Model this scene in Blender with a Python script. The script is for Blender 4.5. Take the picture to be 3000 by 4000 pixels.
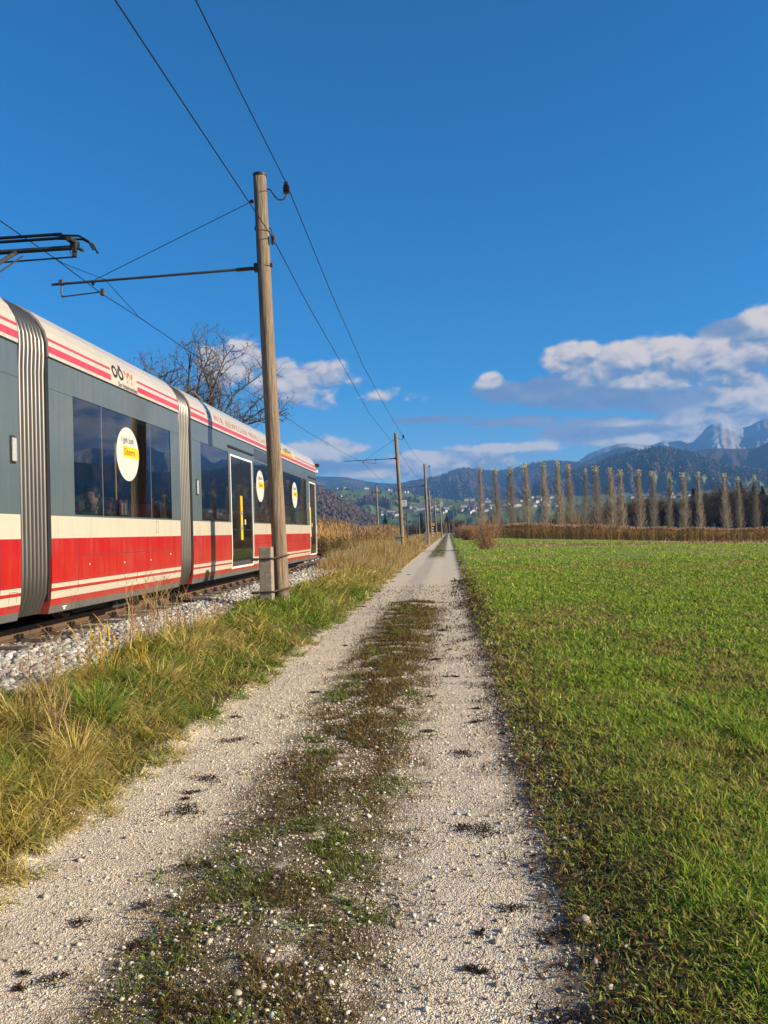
import bpy, math, random
import numpy as np
from mathutils import Vector, Matrix

random.seed(7)
RNG = np.random.default_rng(11)
for o in list(bpy.data.objects):
    bpy.data.objects.remove(o)
SC = bpy.context.scene
COL = SC.collection

# ------------------------------------------------------------------ camera
# X = right, Y = along the railway, Z = up, Z 0 = surface of the track; metres
CAMZ = 1.55
FPX = 3000.0                                   # focal length for a 3000 px wide frame
ROLL = math.radians(2.0)
_yc = np.array([(1752 - 1500) / FPX, -(2073 - 2000) / FPX, -1.0]); _yc /= np.linalg.norm(_yc)
_up = np.array([-math.sin(ROLL), math.cos(ROLL), 0.0]); _up -= _up.dot(_yc) * _yc; _up /= np.linalg.norm(_up)
ROT = np.array([np.cross(_yc, _up), _yc, _up])  # world = ROT @ camera
cam_data = bpy.data.cameras.new('camera')
cam = bpy.data.objects.new('camera', cam_data)
COL.objects.link(cam)
cam_data.sensor_fit = 'HORIZONTAL'; cam_data.sensor_width = 36.0; cam_data.lens = 36.0
cam_data.clip_start = 0.05; cam_data.clip_end = 60000
M = Matrix([list(ROT[0]) + [0], list(ROT[1]) + [0], list(ROT[2]) + [CAMZ], [0, 0, 0, 1]])
cam.matrix_world = M
SC.camera = cam

def ray(px, py):
    return ROT @ np.array([(px - 1500) / FPX, -(py - 2000) / FPX, -1.0])
def at_y(px, py, Y):
    r = ray(px, py); return np.array([0, 0, CAMZ]) + r * (Y / r[1])
def at_x(px, py, X):
    r = ray(px, py); return np.array([0, 0, CAMZ]) + r * (X / r[0])
def az_el(px, py):
    r = ray(px, py); r = r / np.linalg.norm(r)
    return math.atan2(r[0], r[1]), math.asin(r[2])

# ------------------------------------------------------------------ sky, sun, exposure
SUN_AZ = math.radians(102.0); SUN_EL = math.radians(20.0)
world = bpy.data.worlds.new('World'); SC.world = world; world.use_nodes = True
wt = world.node_tree; wn = wt.nodes; wl = wt.links
for n in list(wn): wn.remove(n)
def wnode(tree, kind, **kw):
    n = tree.nodes.new(kind)
    for k, v in kw.items():
        if k == 'op': n.operation = v
        else: setattr(n, k, v)
    return n
def wmath(tree, op, a, b=None, c=None, clamp=False):
    n = tree.nodes.new('ShaderNodeMath'); n.operation = op; n.use_clamp = clamp
    for i, v in enumerate((a, b, c)):
        if v is None: continue
        if isinstance(v, (int, float)): n.inputs[i].default_value = v
        else: tree.links.new(v, n.inputs[i])
    return n.outputs[0]
def smooth(tree, v, lo, hi, t0=0.0, t1=1.0):
    n = tree.nodes.new('ShaderNodeMapRange'); n.interpolation_type = 'SMOOTHSTEP'
    tree.links.new(v, n.inputs[0])
    for i, q in enumerate((lo, hi, t0, t1)): n.inputs[i + 1].default_value = q
    return n.outputs[0]

# clouds: patches of cumulus given by direction (azimuth, elevation), edges broken up by noise
BRIGHT = [  # px, py, half width, half height (photo pixels), weight
    (2230, 1395, 120, 62, 1.15), (2330, 1460, 150, 75, 1.1), (2480, 1420, 190, 80, 1.2), (2690, 1430, 240, 95, 1.2), (2860, 1400, 200, 100, 1.15), (3000, 1310, 120, 120, 1.25), (2930, 1580, 330, 125, 1.25), (2500, 1490, 230, 50, 1.0), (2720, 1640, 330, 34, .85), (2440, 1660, 180, 26, .8),
    (1915, 1495, 60, 42, .95), (1180, 1500, 220, 95, .92), (1470, 1550, 120, 30, .35), (900, 1420, 170, 80, .8),
    (1960, 1750, 260, 34, .85), (1760, 1800, 360, 46, .95), (1540, 1840, 260, 34, .8), (1270, 1765, 180, 56, 1.0), (2560, 1710, 260, 36, .9),
    (3330, 1430, 360, 170, 1.05), (3900, 1520, 460, 130, .95)]
GREY = [(2090, 1530, 250, 55, 1.2), (2330, 1545, 250, 48, 1.1), (2700, 1560, 260, 55, 1.05), (2860, 1290, 120, 40, .9), (2000, 1650, 190, 26, .8), (2400, 1680, 330, 48, .85), (1690, 1640, 250, 16, .62), (1420, 1825, 240, 34, .8), (3350, 1650, 320, 70, .9)]
def cover(tree, P, lst):
    acc_ = None
    for (px, py, hw, hh, wgt) in lst:
        a0, e0 = az_el(px, py); ra = hw / FPX * math.cos(a0 - .083) ** 2; re = hh / FPX
        ml = wnode(tree, 'ShaderNodeVectorMath', op='MULTIPLY_ADD'); tree.links.new(P, ml.inputs[0])
        ml.inputs[1].default_value = (1 / ra, 1 / re, 0); ml.inputs[2].default_value = (-a0 / ra, -e0 / re, 0)
        ln = wnode(tree, 'ShaderNodeVectorMath', op='LENGTH'); tree.links.new(ml.outputs[0], ln.inputs[0])
        v = wmath(tree, 'MULTIPLY_ADD', ln.outputs['Value'], -wgt * .8, wgt)
        acc_ = v if acc_ is None else wmath(tree, 'MAXIMUM', acc_, v)
    return acc_
tc = wnode(wt, 'ShaderNodeTexCoord')
sp = wnode(wt, 'ShaderNodeSeparateXYZ'); wl.new(tc.outputs['Generated'], sp.inputs[0])
az = wmath(wt, 'ARCTAN2', sp.outputs[0], sp.outputs[1]); el = wmath(wt, 'ARCSINE', sp.outputs[2])
cb = wnode(wt, 'ShaderNodeCombineXYZ'); wl.new(az, cb.inputs[0]); wl.new(el, cb.inputs[1])
P = cb.outputs[0]
covB = cover(wt, P, BRIGHT); covG = cover(wt, P, GREY)
def cnoise(vec, scale, detail, rough=.52, dist=.3):
    n_ = wnode(wt, 'ShaderNodeTexNoise'); n_.noise_dimensions = '2D'; wl.new(vec, n_.inputs['Vector'])
    n_.inputs['Scale'].default_value = scale; n_.inputs['Detail'].default_value = detail; n_.inputs['Roughness'].default_value = rough; n_.inputs['Distortion'].default_value = dist
    return n_.outputs[0]
st_ = wnode(wt, 'ShaderNodeVectorMath', op='MULTIPLY'); wl.new(P, st_.inputs[0]); st_.inputs[1].default_value = (1.0, 1.6, 0)
of_ = wnode(wt, 'ShaderNodeVectorMath', op='ADD'); wl.new(st_.outputs[0], of_.inputs[0]); of_.inputs[1].default_value = (.010, .020, 0)
wob = wnode(wt, 'ShaderNodeTexNoise'); wob.noise_dimensions = '2D'; wl.new(st_.outputs[0], wob.inputs['Vector']); wob.inputs['Scale'].default_value = 22; wob.inputs['Detail'].default_value = 4
wsc = wnode(wt, 'ShaderNodeVectorMath', op='MULTIPLY_ADD'); wl.new(wob.outputs['Color'], wsc.inputs[0]); wsc.inputs[1].default_value = (.030, .030, 0); wl.new(st_.outputs[0], wsc.inputs[2])
wso = wnode(wt, 'ShaderNodeVectorMath', op='ADD'); wl.new(wsc.outputs[0], wso.inputs[0]); wso.inputs[1].default_value = (.006, .013, 0)
def billow(vec):
    v_ = wnode(wt, 'ShaderNodeTexVoronoi'); v_.voronoi_dimensions = '2D'; v_.feature = 'F1'; v_.normalize = True
    wl.new(vec, v_.inputs['Vector']); v_.inputs['Scale'].default_value = 19; v_.inputs['Detail'].default_value = 2.0; v_.inputs['Roughness'].default_value = .45; v_.inputs['Lacunarity'].default_value = 2.3
    return wmath(wt, 'SUBTRACT', 1.0, v_.outputs['Distance'])
bA = billow(wsc.outputs[0]); bB = billow(wso.outputs[0])
nA = cnoise(st_.outputs[0], 9, 6, .55)
# scattered low cumulus all round the horizon outside the view
gen = wmath(wt, 'MULTIPLY', smooth(wt, el, .03, .08), smooth(wt, el, .10, .26, 1, 0))
gen = wmath(wt, 'MULTIPLY', gen, smooth(wt, wmath(wt, 'ABSOLUTE', wmath(wt, 'ADD', az, -.15)), .7, 1.1))
gen = wmath(wt, 'MULTIPLY_ADD', gen, .85, -.5)
cov = wmath(wt, 'MAXIMUM', wmath(wt, 'MAXIMUM', covB, covG), gen)
dens = wmath(wt, 'ADD', cov, wmath(wt, 'ADD', wmath(wt, 'MULTIPLY_ADD', nA, .95, -.475), wmath(wt, 'MULTIPLY_ADD', bA, .9, -.66)))
alpha = wmath(wt, 'MULTIPLY', smooth(wt, dens, .05, .36), .97)
up_ = wnode(wt, 'ShaderNodeVectorMath', op='ADD'); wl.new(P, up_.inputs[0]); up_.inputs[1].default_value = (.006, .012, 0)
relief = wmath(wt, 'SUBTRACT', wmath(wt, 'MINIMUM', covB, 1.0), wmath(wt, 'MINIMUM', cover(wt, up_.outputs[0], BRIGHT), 1.0))
lit = wmath(wt, 'ADD', wmath(wt, 'MULTIPLY', wmath(wt, 'SUBTRACT', bA, bB), 1.5), wmath(wt, 'MULTIPLY', relief, .55))
lit = smooth(wt, wmath(wt, 'ADD', lit, wmath(wt, 'MULTIPLY_ADD', nA, .35, -.12)), -.30, .40)
lit = wmath(wt, 'MULTIPLY', lit, smooth(wt, wmath(wt, 'SUBTRACT', covG, covB), -.35, .25, 1, .15))
sky = wnode(wt, 'ShaderNodeTexSky'); sky.sky_type = 'NISHITA'; sky.sun_disc = False
sky.sun_elevation = SUN_EL; sky.sun_rotation = SUN_AZ; sky.air_density = 1.0; sky.dust_density = 0.8; sky.ozone_density = 5.0; sky.altitude = 400
hs = wnode(wt, 'ShaderNodeHueSaturation'); hs.inputs['Saturation'].default_value = 1.42; hs.inputs['Value'].default_value = 1.0
wl.new(sky.outputs[0], hs.inputs['Color'])
bg_sky = wnode(wt, 'ShaderNodeBackground'); wl.new(hs.outputs[0], bg_sky.inputs[0]); bg_sky.inputs[1].default_value = .073
cr = wnode(wt, 'ShaderNodeMix'); cr.data_type = 'RGBA'; wl.new(lit, cr.inputs[0])
cr.inputs[6].default_value = (.07, .115, .20, 1); cr.inputs[7].default_value = (.42, .355, .295, 1)
bg_cl = wnode(wt, 'ShaderNodeBackground'); wl.new(cr.outputs[2], bg_cl.inputs[0]); bg_cl.inputs[1].default_value = .95
mx = wnode(wt, 'ShaderNodeMixShader'); wl.new(alpha, mx.inputs[0]); wl.new(bg_sky.outputs[0], mx.inputs[1]); wl.new(bg_cl.outputs[0], mx.inputs[2])
wo = wnode(wt, 'ShaderNodeOutputWorld'); wl.new(mx.outputs[0], wo.inputs[0])
world.cycles.sampling_method = 'MANUAL'; world.cycles.sample_map_resolution = 256

sun_dir = Vector((math.cos(SUN_EL) * math.sin(SUN_AZ), math.cos(SUN_EL) * math.cos(SUN_AZ), math.sin(SUN_EL)))
sl = bpy.data.lights.new('sun', 'SUN'); sl.energy = 5.0; sl.angle = math.radians(.55); sl.color = (1.0, .84, .60)
sun = bpy.data.objects.new('sun', sl); COL.objects.link(sun)
sun.rotation_euler = (-sun_dir).to_track_quat('-Z', 'Y').to_euler(); sun.location = (60, -10, 40)

SC.view_settings.view_transform = 'Standard'; SC.view_settings.look = 'None'
SC.view_settings.gamma = 1.0; SC.view_settings.use_curve_mapping = False
SC.view_settings.exposure = 1.15
SC.render.engine = 'CYCLES'
SC.cycles.use_denoising = True
SC.cycles.max_bounces = 5; SC.cycles.diffuse_bounces = 2; SC.cycles.glossy_bounces = 3
SC.cycles.transparent_max_bounces = 12; SC.cycles.volume_bounces = 0; SC.cycles.transmission_bounces = 3
SC.cycles.sample_clamp_indirect = 4.0

# ------------------------------------------------------------------ helpers: objects
def link(o, parent=None):
    COL.objects.link(o)
    if parent is not None: o.parent = parent
    return o
def empty(name, loc, label, cat, group=None):
    o = bpy.data.objects.new(name, None); o.location = loc; o.empty_display_size = .2
    link(o); o['label'] = label; o['category'] = cat
    if group: o['group'] = group
    return o
def tag(o, label, cat, group=None):
    o['label'] = label; o['category'] = cat
    if group: o['group'] = group
    return o
def mesh_np(name, V, faces=None, tris=None, quads=None, mats=(), col=None, smooth_=False, matidx=None):
    """fast mesh from numpy: faces = list, or tris (n,3) and quads (n,4) arrays"""
    me = bpy.data.meshes.new(name)
    V = np.asarray(V, dtype=np.float32).reshape(-1, 3)
    if faces is not None:
        me.from_pydata([tuple(map(float, v)) for v in V], [], [tuple(int(i) for i in f) for f in faces])
    else:
        q = np.zeros((0, 4), int) if quads is None else np.asarray(quads, int)
        t = np.zeros((0, 3), int) if tris is None else np.asarray(tris, int)
        nl = q.size + t.size
        me.vertices.add(len(V)); me.vertices.foreach_set('co', V.ravel())
        me.loops.add(nl); me.loops.foreach_set('vertex_index', np.concatenate([q.ravel(), t.ravel()]).astype(np.int32))
        me.polygons.add(len(q) + len(t))
        st = np.concatenate([np.arange(len(q)) * 4, q.size + np.arange(len(t)) * 3]).astype(np.int32)
        me.polygons.foreach_set('loop_start', st)
        me.update(calc_edges=True)
    if smooth_: me.polygons.foreach_set('use_smooth', np.ones(len(me.polygons), bool))
    for m in mats: me.materials.append(m)
    if matidx is not None: me.polygons.foreach_set('material_index', np.asarray(matidx, np.int32))
    if col is not None:
        a = me.color_attributes.new('Col', 'FLOAT_COLOR', 'POINT')
        c = np.ones((len(V), 4), np.float32); c[:, :3] = col
        a.data.foreach_set('color', c.ravel())
    me.validate() if faces is not None else None
    me.update()
    return me
def obj(name, me, parent=None, loc=None, rot=None):
    o = bpy.data.objects.new(name, me)
    if loc is not None: o.location = loc
    if rot is not None: o.rotation_euler = rot
    return link(o, parent)
def struct(name, me, parent=None):
    o = obj(name, me, parent); o['kind'] = 'structure'; return o
def stuff(name, me, label=None, cat=None, parent=None):
    o = obj(name, me, parent); o['kind'] = 'stuff'
    if label: o['label'] = label
    if cat: o['category'] = cat
    return o

class MB:
    """collects simple shapes into one mesh; origin shift is applied on build"""
    def __init__(s): s.v = []; s.f = []; s.m = []
    def add(s, V, F, mi=0):
        k = len(s.v); s.v += [tuple(map(float, p)) for p in V]; s.f += [tuple(i + k for i in f) for f in F]; s.m += [mi] * len(F); return s
    def box(s, x0, x1, y0, y1, z0, z1, mi=0):
        return s.add([(x0, y0, z0), (x1, y0, z0), (x1, y1, z0), (x0, y1, z0), (x0, y0, z1), (x1, y0, z1), (x1, y1, z1), (x0, y1, z1)],
                     [(3, 2, 1, 0), (4, 5, 6, 7), (0, 1, 5, 4), (1, 2, 6, 5), (2, 3, 7, 6), (3, 0, 4, 7)], mi)
    def tube(s, pts, r, n=8, mi=0, caps=True):
        pts = [Vector(p) for p in pts]; k = len(pts)
        rr = r if isinstance(r, (list, tuple)) else [r] * k
        V = []; F = []; ref = None
        for i, p in enumerate(pts):
            d = (pts[min(i + 1, k - 1)] - pts[max(i - 1, 0)]).normalized()
            if ref is None:
                ref = Vector((0, 0, 1)) if abs(d.z) < .9 else Vector((1, 0, 0))
            a = (ref - d * ref.dot(d)).normalized(); ref = a; b = d.cross(a)
            for j in range(n):
                t = 2 * math.pi * j / n
                V.append(p + (a * math.cos(t) + b * math.sin(t)) * rr[i])
        for i in range(k - 1):
            for j in range(n):
                F.append((i * n + j, i * n + (j + 1) % n, (i + 1) * n + (j + 1) % n, (i + 1) * n + j))
        if caps:
            F.append(tuple(range(n - 1, -1, -1))); F.append(tuple((k - 1) * n + j for j in range(n)))
        return s.add(V, F, mi)
    def lathe(s, c, prof, n=12, mi=0, axis='z'):
        V = []; F = []
        for (r, h) in prof:
            for j in range(n):
                t = 2 * math.pi * j / n
                p = (r * math.cos(t), r * math.sin(t), h)
                if axis == 'x': p = (p[2], p[0], p[1])
                if axis == 'y': p = (p[1], p[2], p[0])
                V.append((c[0] + p[0], c[1] + p[1], c[2] + p[2]))
        for i in range(len(prof) - 1):
            for j in range(n): F.append((i * n + j, i * n + (j + 1) % n, (i + 1) * n + (j + 1) % n, (i + 1) * n + j))
        F.append(tuple(range(n - 1, -1, -1))); F.append(tuple((len(prof) - 1) * n + j for j in range(n)))
        return s.add(V, F, mi)
    def build(s, name, mats, parent=None, origin=(0, 0, 0), smooth_=False, bevel=0):
        if not isinstance(mats, (list, tuple)): mats = [mats]
        V = np.array(s.v, float) - np.array(origin, float)
        me = mesh_np(name, V, faces=s.f, mats=mats, smooth_=smooth_, matidx=s.m)
        o = obj(name, me, parent)
        if bevel:
            b = o.modifiers.new('bevel', 'BEVEL'); b.width = bevel; b.segments = 2; b.limit_method = 'ANGLE'
        return o

# ------------------------------------------------------------------ helpers: numpy noise
def vnoise(x, y, seed=0):
    x = np.asarray(x, float); y = np.asarray(y, float)
    xi = np.floor(x).astype(np.int64); yi = np.floor(y).astype(np.int64); fx = x - xi; fy = y - yi
    def h(a, b):
        n = (a * 374761393 + b * 668265263 + seed * 1442695041) & 0xffffffff
        n = ((n ^ (n >> 13)) * 1274126177) & 0xffffffff
        return ((n ^ (n >> 16)) & 0xffff) / 65535.0
    u = fx * fx * (3 - 2 * fx); v = fy * fy * (3 - 2 * fy)
    return (h(xi, yi) * (1 - u) + h(xi + 1, yi) * u) * (1 - v) + (h(xi, yi + 1) * (1 - u) + h(xi + 1, yi + 1) * u) * v
def fbm(x, y, oct=4, seed=0, gain=.5):
    s = 0; a = 1; t = 0
    for i in range(oct):
        s = s + a * vnoise(x, y, seed + i * 17); t += a; a *= gain; x = x * 2.03 + 11.3; y = y * 2.03 + 5.7
    return s / t
def sstep(x, a, b):
    t = np.clip((np.asarray(x, float) - a) / (b - a), 0, 1); return t * t * (3 - 2 * t)

# ------------------------------------------------------------------ helpers: materials
def new_mat(name):
    m = bpy.data.materials.new(name); m.use_nodes = True
    nt = m.node_tree
    return m, nt, nt.nodes['Principled BSDF']
def N(nt, kind, **kw):
    n = nt.nodes.new(kind)
    for k, v in kw.items():
        if k in n.inputs: n.inputs[k].default_value = v
        else: setattr(n, k, v)
    return n
def mixc(nt, fac, a, b, blend='MIX'):
    n = nt.nodes.new('ShaderNodeMix'); n.data_type = 'RGBA'; n.blend_type = blend
    for s, v in ((0, fac), (6, a), (7, b)):
        if isinstance(v, (int, float)): n.inputs[s].default_value = v
        elif isinstance(v, tuple): n.inputs[s].default_value = (*v, 1) if len(v) == 3 else v
        else: nt.links.new(v, n.inputs[s])
    return n.outputs[2]
def noise(nt, scale, detail=4, rough=.55, vec=None, dist=0.0):
    n = nt.nodes.new('ShaderNodeTexNoise'); n.inputs['Scale'].default_value = scale; n.inputs['Detail'].default_value = detail
    n.inputs['Roughness'].default_value = rough; n.inputs['Distortion'].default_value = dist
    if vec is not None: nt.links.new(vec, n.inputs['Vector'])
    return n.outputs[0]
def ramp(nt, v, pts):
    n = nt.nodes.new('ShaderNodeValToRGB'); nt.links.new(v, n.inputs[0]); e = n.color_ramp.elements
    while len(e) < len(pts): e.new(.5)
    for i, (p, c) in enumerate(pts):
        e[i].position = p; e[i].color = (*c, 1) if isinstance(c, tuple) else (c, c, c, 1)
    return n.outputs[0]
def geo_pos(nt): return nt.nodes.new('ShaderNodeNewGeometry').outputs['Position']
def obj_co(nt): return nt.nodes.new('ShaderNodeTexCoord').outputs['Object']
def stretch(nt, vec, s):
    n = nt.nodes.new('ShaderNodeVectorMath'); n.operation = 'MULTIPLY'; nt.links.new(vec, n.inputs[0]); n.inputs[1].default_value = s
    return n.outputs[0]
def bump(nt, bsdf, h, strength=.3, dist=.01):
    n = nt.nodes.new('ShaderNodeBump'); n.inputs['Strength'].default_value = strength; n.inputs['Distance'].default_value = dist
    nt.links.new(h, n.inputs['Height']); nt.links.new(n.outputs[0], bsdf.inputs['Normal']); return n
def simple(name, c, rough=.6, metal=0.0, vary=.12, scale=8, bmp=0.0, coat=0.0):
    m, nt, b = new_mat(name)
    co = obj_co(nt)
    nz = noise(nt, scale, 5, .6, co)
    lo = tuple(x * (1 - vary) for x in c); hi = tuple(min(1, x * (1 + vary)) for x in c)
    nt.links.new(mixc(nt, nz, lo, hi), b.inputs['Base Color'])
    b.inputs['Roughness'].default_value = rough; b.inputs['Metallic'].default_value = metal
    if coat: b.inputs['Coat Weight'].default_value = coat; b.inputs['Coat Roughness'].default_value = .08
    if bmp: bump(nt, b, noise(nt, scale * 6, 4, .6, co), bmp, .01)
    return m
def vcol_mat(name, rough=.7, trans=.25, vary=.0, spec=.2):
    """colour from the mesh's own colour attribute; thin, lets some light through"""
    m, nt, b = new_mat(name)
    a = N(nt, 'ShaderNodeVertexColor'); a.layer_name = 'Col'
    c = a.outputs[0]
    nt.links.new(c, b.inputs['Base Color']); b.inputs['Roughness'].default_value = rough
    b.inputs['Specular IOR Level'].default_value = spec
    if trans:
        t = nt.nodes.new('ShaderNodeBsdfTranslucent'); nt.links.new(c, t.inputs[0])
        mx_ = nt.nodes.new('ShaderNodeMixShader'); mx_.inputs[0].default_value = trans
        nt.links.new(b.outputs[0], mx_.inputs[1]); nt.links.new(t.outputs[0], mx_.inputs[2])
        nt.links.new(mx_.outputs[0], nt.nodes['Material Output'].inputs[0])
    return m
# ------------------------------------------------------------------ terrain shape
_BX = np.array([-3000, -40, -9, -7.7, -7.0, -4.45, -3.75, -3.15, -2.75, -2.35, -2.0, -1.3, -.75, -.3, .35, .7, 2.0, 3000])
_BZ = np.array([.1, .1, .12, .25, .42, .42, .33, .33, .25, .08, .0, .0, .03, .0, .0, .03, .04, .04])
def verge_lump(x, y):
    return sstep(-x, 2.0, 2.4) * (1 - sstep(-x, 3.5, 3.8)) * (vnoise(x * 2.6, y * 2.0, 201) - .5) * .16
def gz(x, y):
    x = np.asarray(x, float); y = np.asarray(y, float)
    z = np.interp(x, _BX, _BZ)
    soft = sstep(x, .3, 1.2) + sstep(-x, 1.95, 2.3) * (1 - sstep(-x, 3.6, 3.9)) + sstep(-x, 7.4, 8.2)
    z = z + soft * ((fbm(x * 1.1, y * 1.1, 3, 3) - .5) * .09 + verge_lump(x, y) + (fbm(x * .25, y * .25, 2, 9) - .5) * .12)
    z = z + (fbm(x * 3, y * 3, 2, 5) - .5) * .018
    z = z - .047 * np.clip(x - .5, 0, 90) * sstep(y, 8, 160)
    return z

# ------------------------------------------------------------------ ground material (one look, by place)
def ground_material():
    m, nt, b = new_mat('ground_soil_gravel_turf')
    L = nt.links
    pos = geo_pos(nt)
    sp_ = N(nt, 'ShaderNodeSeparateXYZ'); L.new(pos, sp_.inputs[0])
    X, Y = sp_.outputs[0], sp_.outputs[1]
    big = noise(nt, 1.1, 3, .55, pos); mid = noise(nt, 6.5, 4, .6, pos); fine = noise(nt, 34, 4, .65, pos)
    w = wmath(nt, 'MULTIPLY_ADD', big, .34, -.17); w = wmath(nt, 'ADD', w, wmath(nt, 'MULTIPLY_ADD', mid, .40, -.20))
    w = wmath(nt, 'ADD', w, wmath(nt, 'MULTIPLY_ADD', fine, .16, -.08))
    xw = wmath(nt, 'ADD', X, w)
    grav = wmath(nt, 'MULTIPLY', smooth(nt, xw, -2.16, -2.0), smooth(nt, xw, .16, .50, 1, 0))
    strip = wmath(nt, 'MULTIPLY', smooth(nt, xw, -1.45, -1.1), smooth(nt, xw, -.42, -.12, 1, 0))
    ygate = wmath(nt, 'MAXIMUM', smooth(nt, Y, 11, 17, 1, .12), smooth(nt, Y, 38, 52))
    patch = smooth(nt, wmath(nt, 'ADD', wmath(nt, 'MULTIPLY', noise(nt, 9, 5, .7, pos), .6), wmath(nt, 'MULTIPLY', noise(nt, 2.3, 3, .6, pos), .4)), .36, .50)
    moss = wmath(nt, 'MULTIPLY', wmath(nt, 'MULTIPLY', strip, ygate), patch)
    # gravel stones
    def stones(scale, pts):
        v = N(nt, 'ShaderNodeTexVoronoi', feature='F1'); v.inputs['Scale'].default_value = scale; L.new(pos, v.inputs['Vector'])
        c = ramp(nt, N_sep(nt, v.outputs['Color']), pts); return v, c
    def N_sep(nt_, c):
        s_ = N(nt_, 'ShaderNodeSeparateColor'); nt_.links.new(c, s_.inputs[0]); return s_.outputs[0]
    v1, c1 = stones(135, [(0, (.20, .165, .11)), (.2, (.54, .45, .31)), (.7, (.74, .635, .46)), (1, (.84, .76, .61))])
    v2, c2 = stones(58, [(0, (.44, .365, .26)), (.5, (.65, .56, .42)), (1, (.76, .69, .56))])
    gc = mixc(nt, .35, c1, c2)
    gc = mixc(nt, smooth(nt, noise(nt, 2.2, 4, .6, pos), .4, .75, 0, .45), gc, (.42, .37, .31))
    # small dark dirt crumbs and bits of dead plant on the gravel
    st = stretch(nt, pos, (1.0, 2.6, 1.0))
    crumbs = smooth(nt, noise(nt, 13, 6, .72, st), .62, .69)
    gc = mixc(nt, wmath(nt, 'MULTIPLY', crumbs, .75), gc, (.055, .042, .03))
    mossc = ramp(nt, fine, [(0, (.03, .021, .012)), (.45, (.08, .056, .024)), (.62, (.13, .10, .036)), (1, (.14, .13, .042))])
    path_c = mixc(nt, wmath(nt, 'MULTIPLY', moss, .9), gc, mossc)
    # bare soil at the right edge of the gravel
    turfR = ramp(nt, noise(nt, 22, 5, .7, pos), [(0, (.03, .025, .013)), (.4, (.07, .062, .022)), (.6, (.085, .10, .025)), (1, (.12, .135, .035))])
    dryR = smooth(nt, noise(nt, .7, 4, .6, pos), .52, .68, 0, .75)
    turfR = mixc(nt, dryR, turfR, (.17, .13, .05))
    turfR = mixc(nt, smooth(nt, Y, 7, 30, 0, .8), turfR, mixc(nt, smooth(nt, noise(nt, .5, 4, .6, pos), .35, .65), (.17, .25, .04), (.27, .28, .055)))
    edgeR = smooth(nt, xw, .42, .85, 1, 0)
    turfR = mixc(nt, edgeR, turfR, mixc(nt, mid, (.035, .024, .015), (.11, .075, .042)))
    turfL = ramp(nt, noise(nt, 18, 5, .7, pos), [(0, (.03, .024, .012)), (.45, (.06, .046, .02)), (.7, (.10, .078, .03)), (1, (.055, .065, .02))])
    tw = mixc(nt, smooth(nt, X, -1.0, -.6), turfL, turfR)
    # a band of tall dry grass that crosses the field
    band = wmath(nt, 'MULTIPLY', wmath(nt, 'MULTIPLY', smooth(nt, Y, 66, 70), smooth(nt, Y, 78, 84, 1, 0)), smooth(nt, X, 4, 12))
    tw = mixc(nt, wmath(nt, 'MULTIPLY', band, .8), tw, (.26, .19, .09))
    c = mixc(nt, grav, tw, path_c)
    L.new(c, b.inputs['Base Color']); b.inputs['Roughness'].default_value = .9; b.inputs['Specular IOR Level'].default_value = .15
    # relief
    hstone = wmath(nt, 'ADD', wmath(nt, 'MULTIPLY', v1.outputs['Distance'], -.55), wmath(nt, 'MULTIPLY', v2.outputs['Distance'], -.6))
    h = wmath(nt, 'ADD', wmath(nt, 'MULTIPLY', hstone, wmath(nt, 'MULTIPLY_ADD', grav, .8, .2)), wmath(nt, 'MULTIPLY', fine, .5))
    bump(nt, b, h, .85, .010)
    return m
GROUND = ground_material()

def grid_mesh(name, xs, ys, mat, zf=gz, smooth_=True):
    xs = np.asarray(xs, float); ys = np.asarray(ys, float)
    XX, YY = np.meshgrid(xs, ys)
    V = np.stack([XX, YY, zf(XX, YY)], -1).reshape(-1, 3)
    nx = len(xs); i, j = np.meshgrid(np.arange(nx - 1), np.arange(len(ys) - 1))
    a = (j * nx + i).ravel()
    return mesh_np(name, V, quads=np.stack([a, a + 1, a + nx + 1, a + nx], 1), mats=[mat], smooth_=smooth_)
def geo_y(y0, y1, s0, k):
    ys = [y0]; s = s0
    while ys[-1] < y1:
        ys.append(ys[-1] + s)
        if ys[-1] > 3: s *= k
    ys[-1] = y1; return np.array(ys)
YS = geo_y(-6, 420, .06, 1.02)
struct('path', grid_mesh('path', np.linspace(-2.1, .5, 40), YS, GROUND))
struct('verge', grid_mesh('verge', np.linspace(-3.75, -2.1, 24), YS, GROUND))
struct('field', grid_mesh('field', np.concatenate([np.linspace(.5, 5, 50), 5 + np.cumsum(.12 * 1.06 ** np.arange(1, 90))]), YS, GROUND))
left_xs = -7.7 - np.concatenate([[0], np.cumsum(.15 * 1.07 ** np.arange(1, 90))])
struct('meadow', grid_mesh('meadow', left_xs[::-1], YS[::2], GROUND))

m_bal, nt, b = new_mat('crushed_ballast_bed')
pos = geo_pos(nt)
v = N(nt, 'ShaderNodeTexVoronoi', feature='F1'); v.inputs['Scale'].default_value = 17; nt.links.new(pos, v.inputs['Vector'])
s_ = N(nt, 'ShaderNodeSeparateColor'); nt.links.new(v.outputs['Color'], s_.inputs[0])
nt.links.new(ramp(nt, s_.outputs[0], [(0, (.16, .14, .12)), (.5, (.34, .32, .29)), (1, (.52, .50, .47))]), b.inputs['Base Color'])
b.inputs['Roughness'].default_value = .9
bump(nt, b, wmath(nt, 'MULTIPLY', v.outputs['Distance'], -1.0), 1.0, .06)
ballast = struct('ballast_bed', grid_mesh('ballast_bed', np.linspace(-7.7, -3.75, 30), YS[::2], m_bal))

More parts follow.
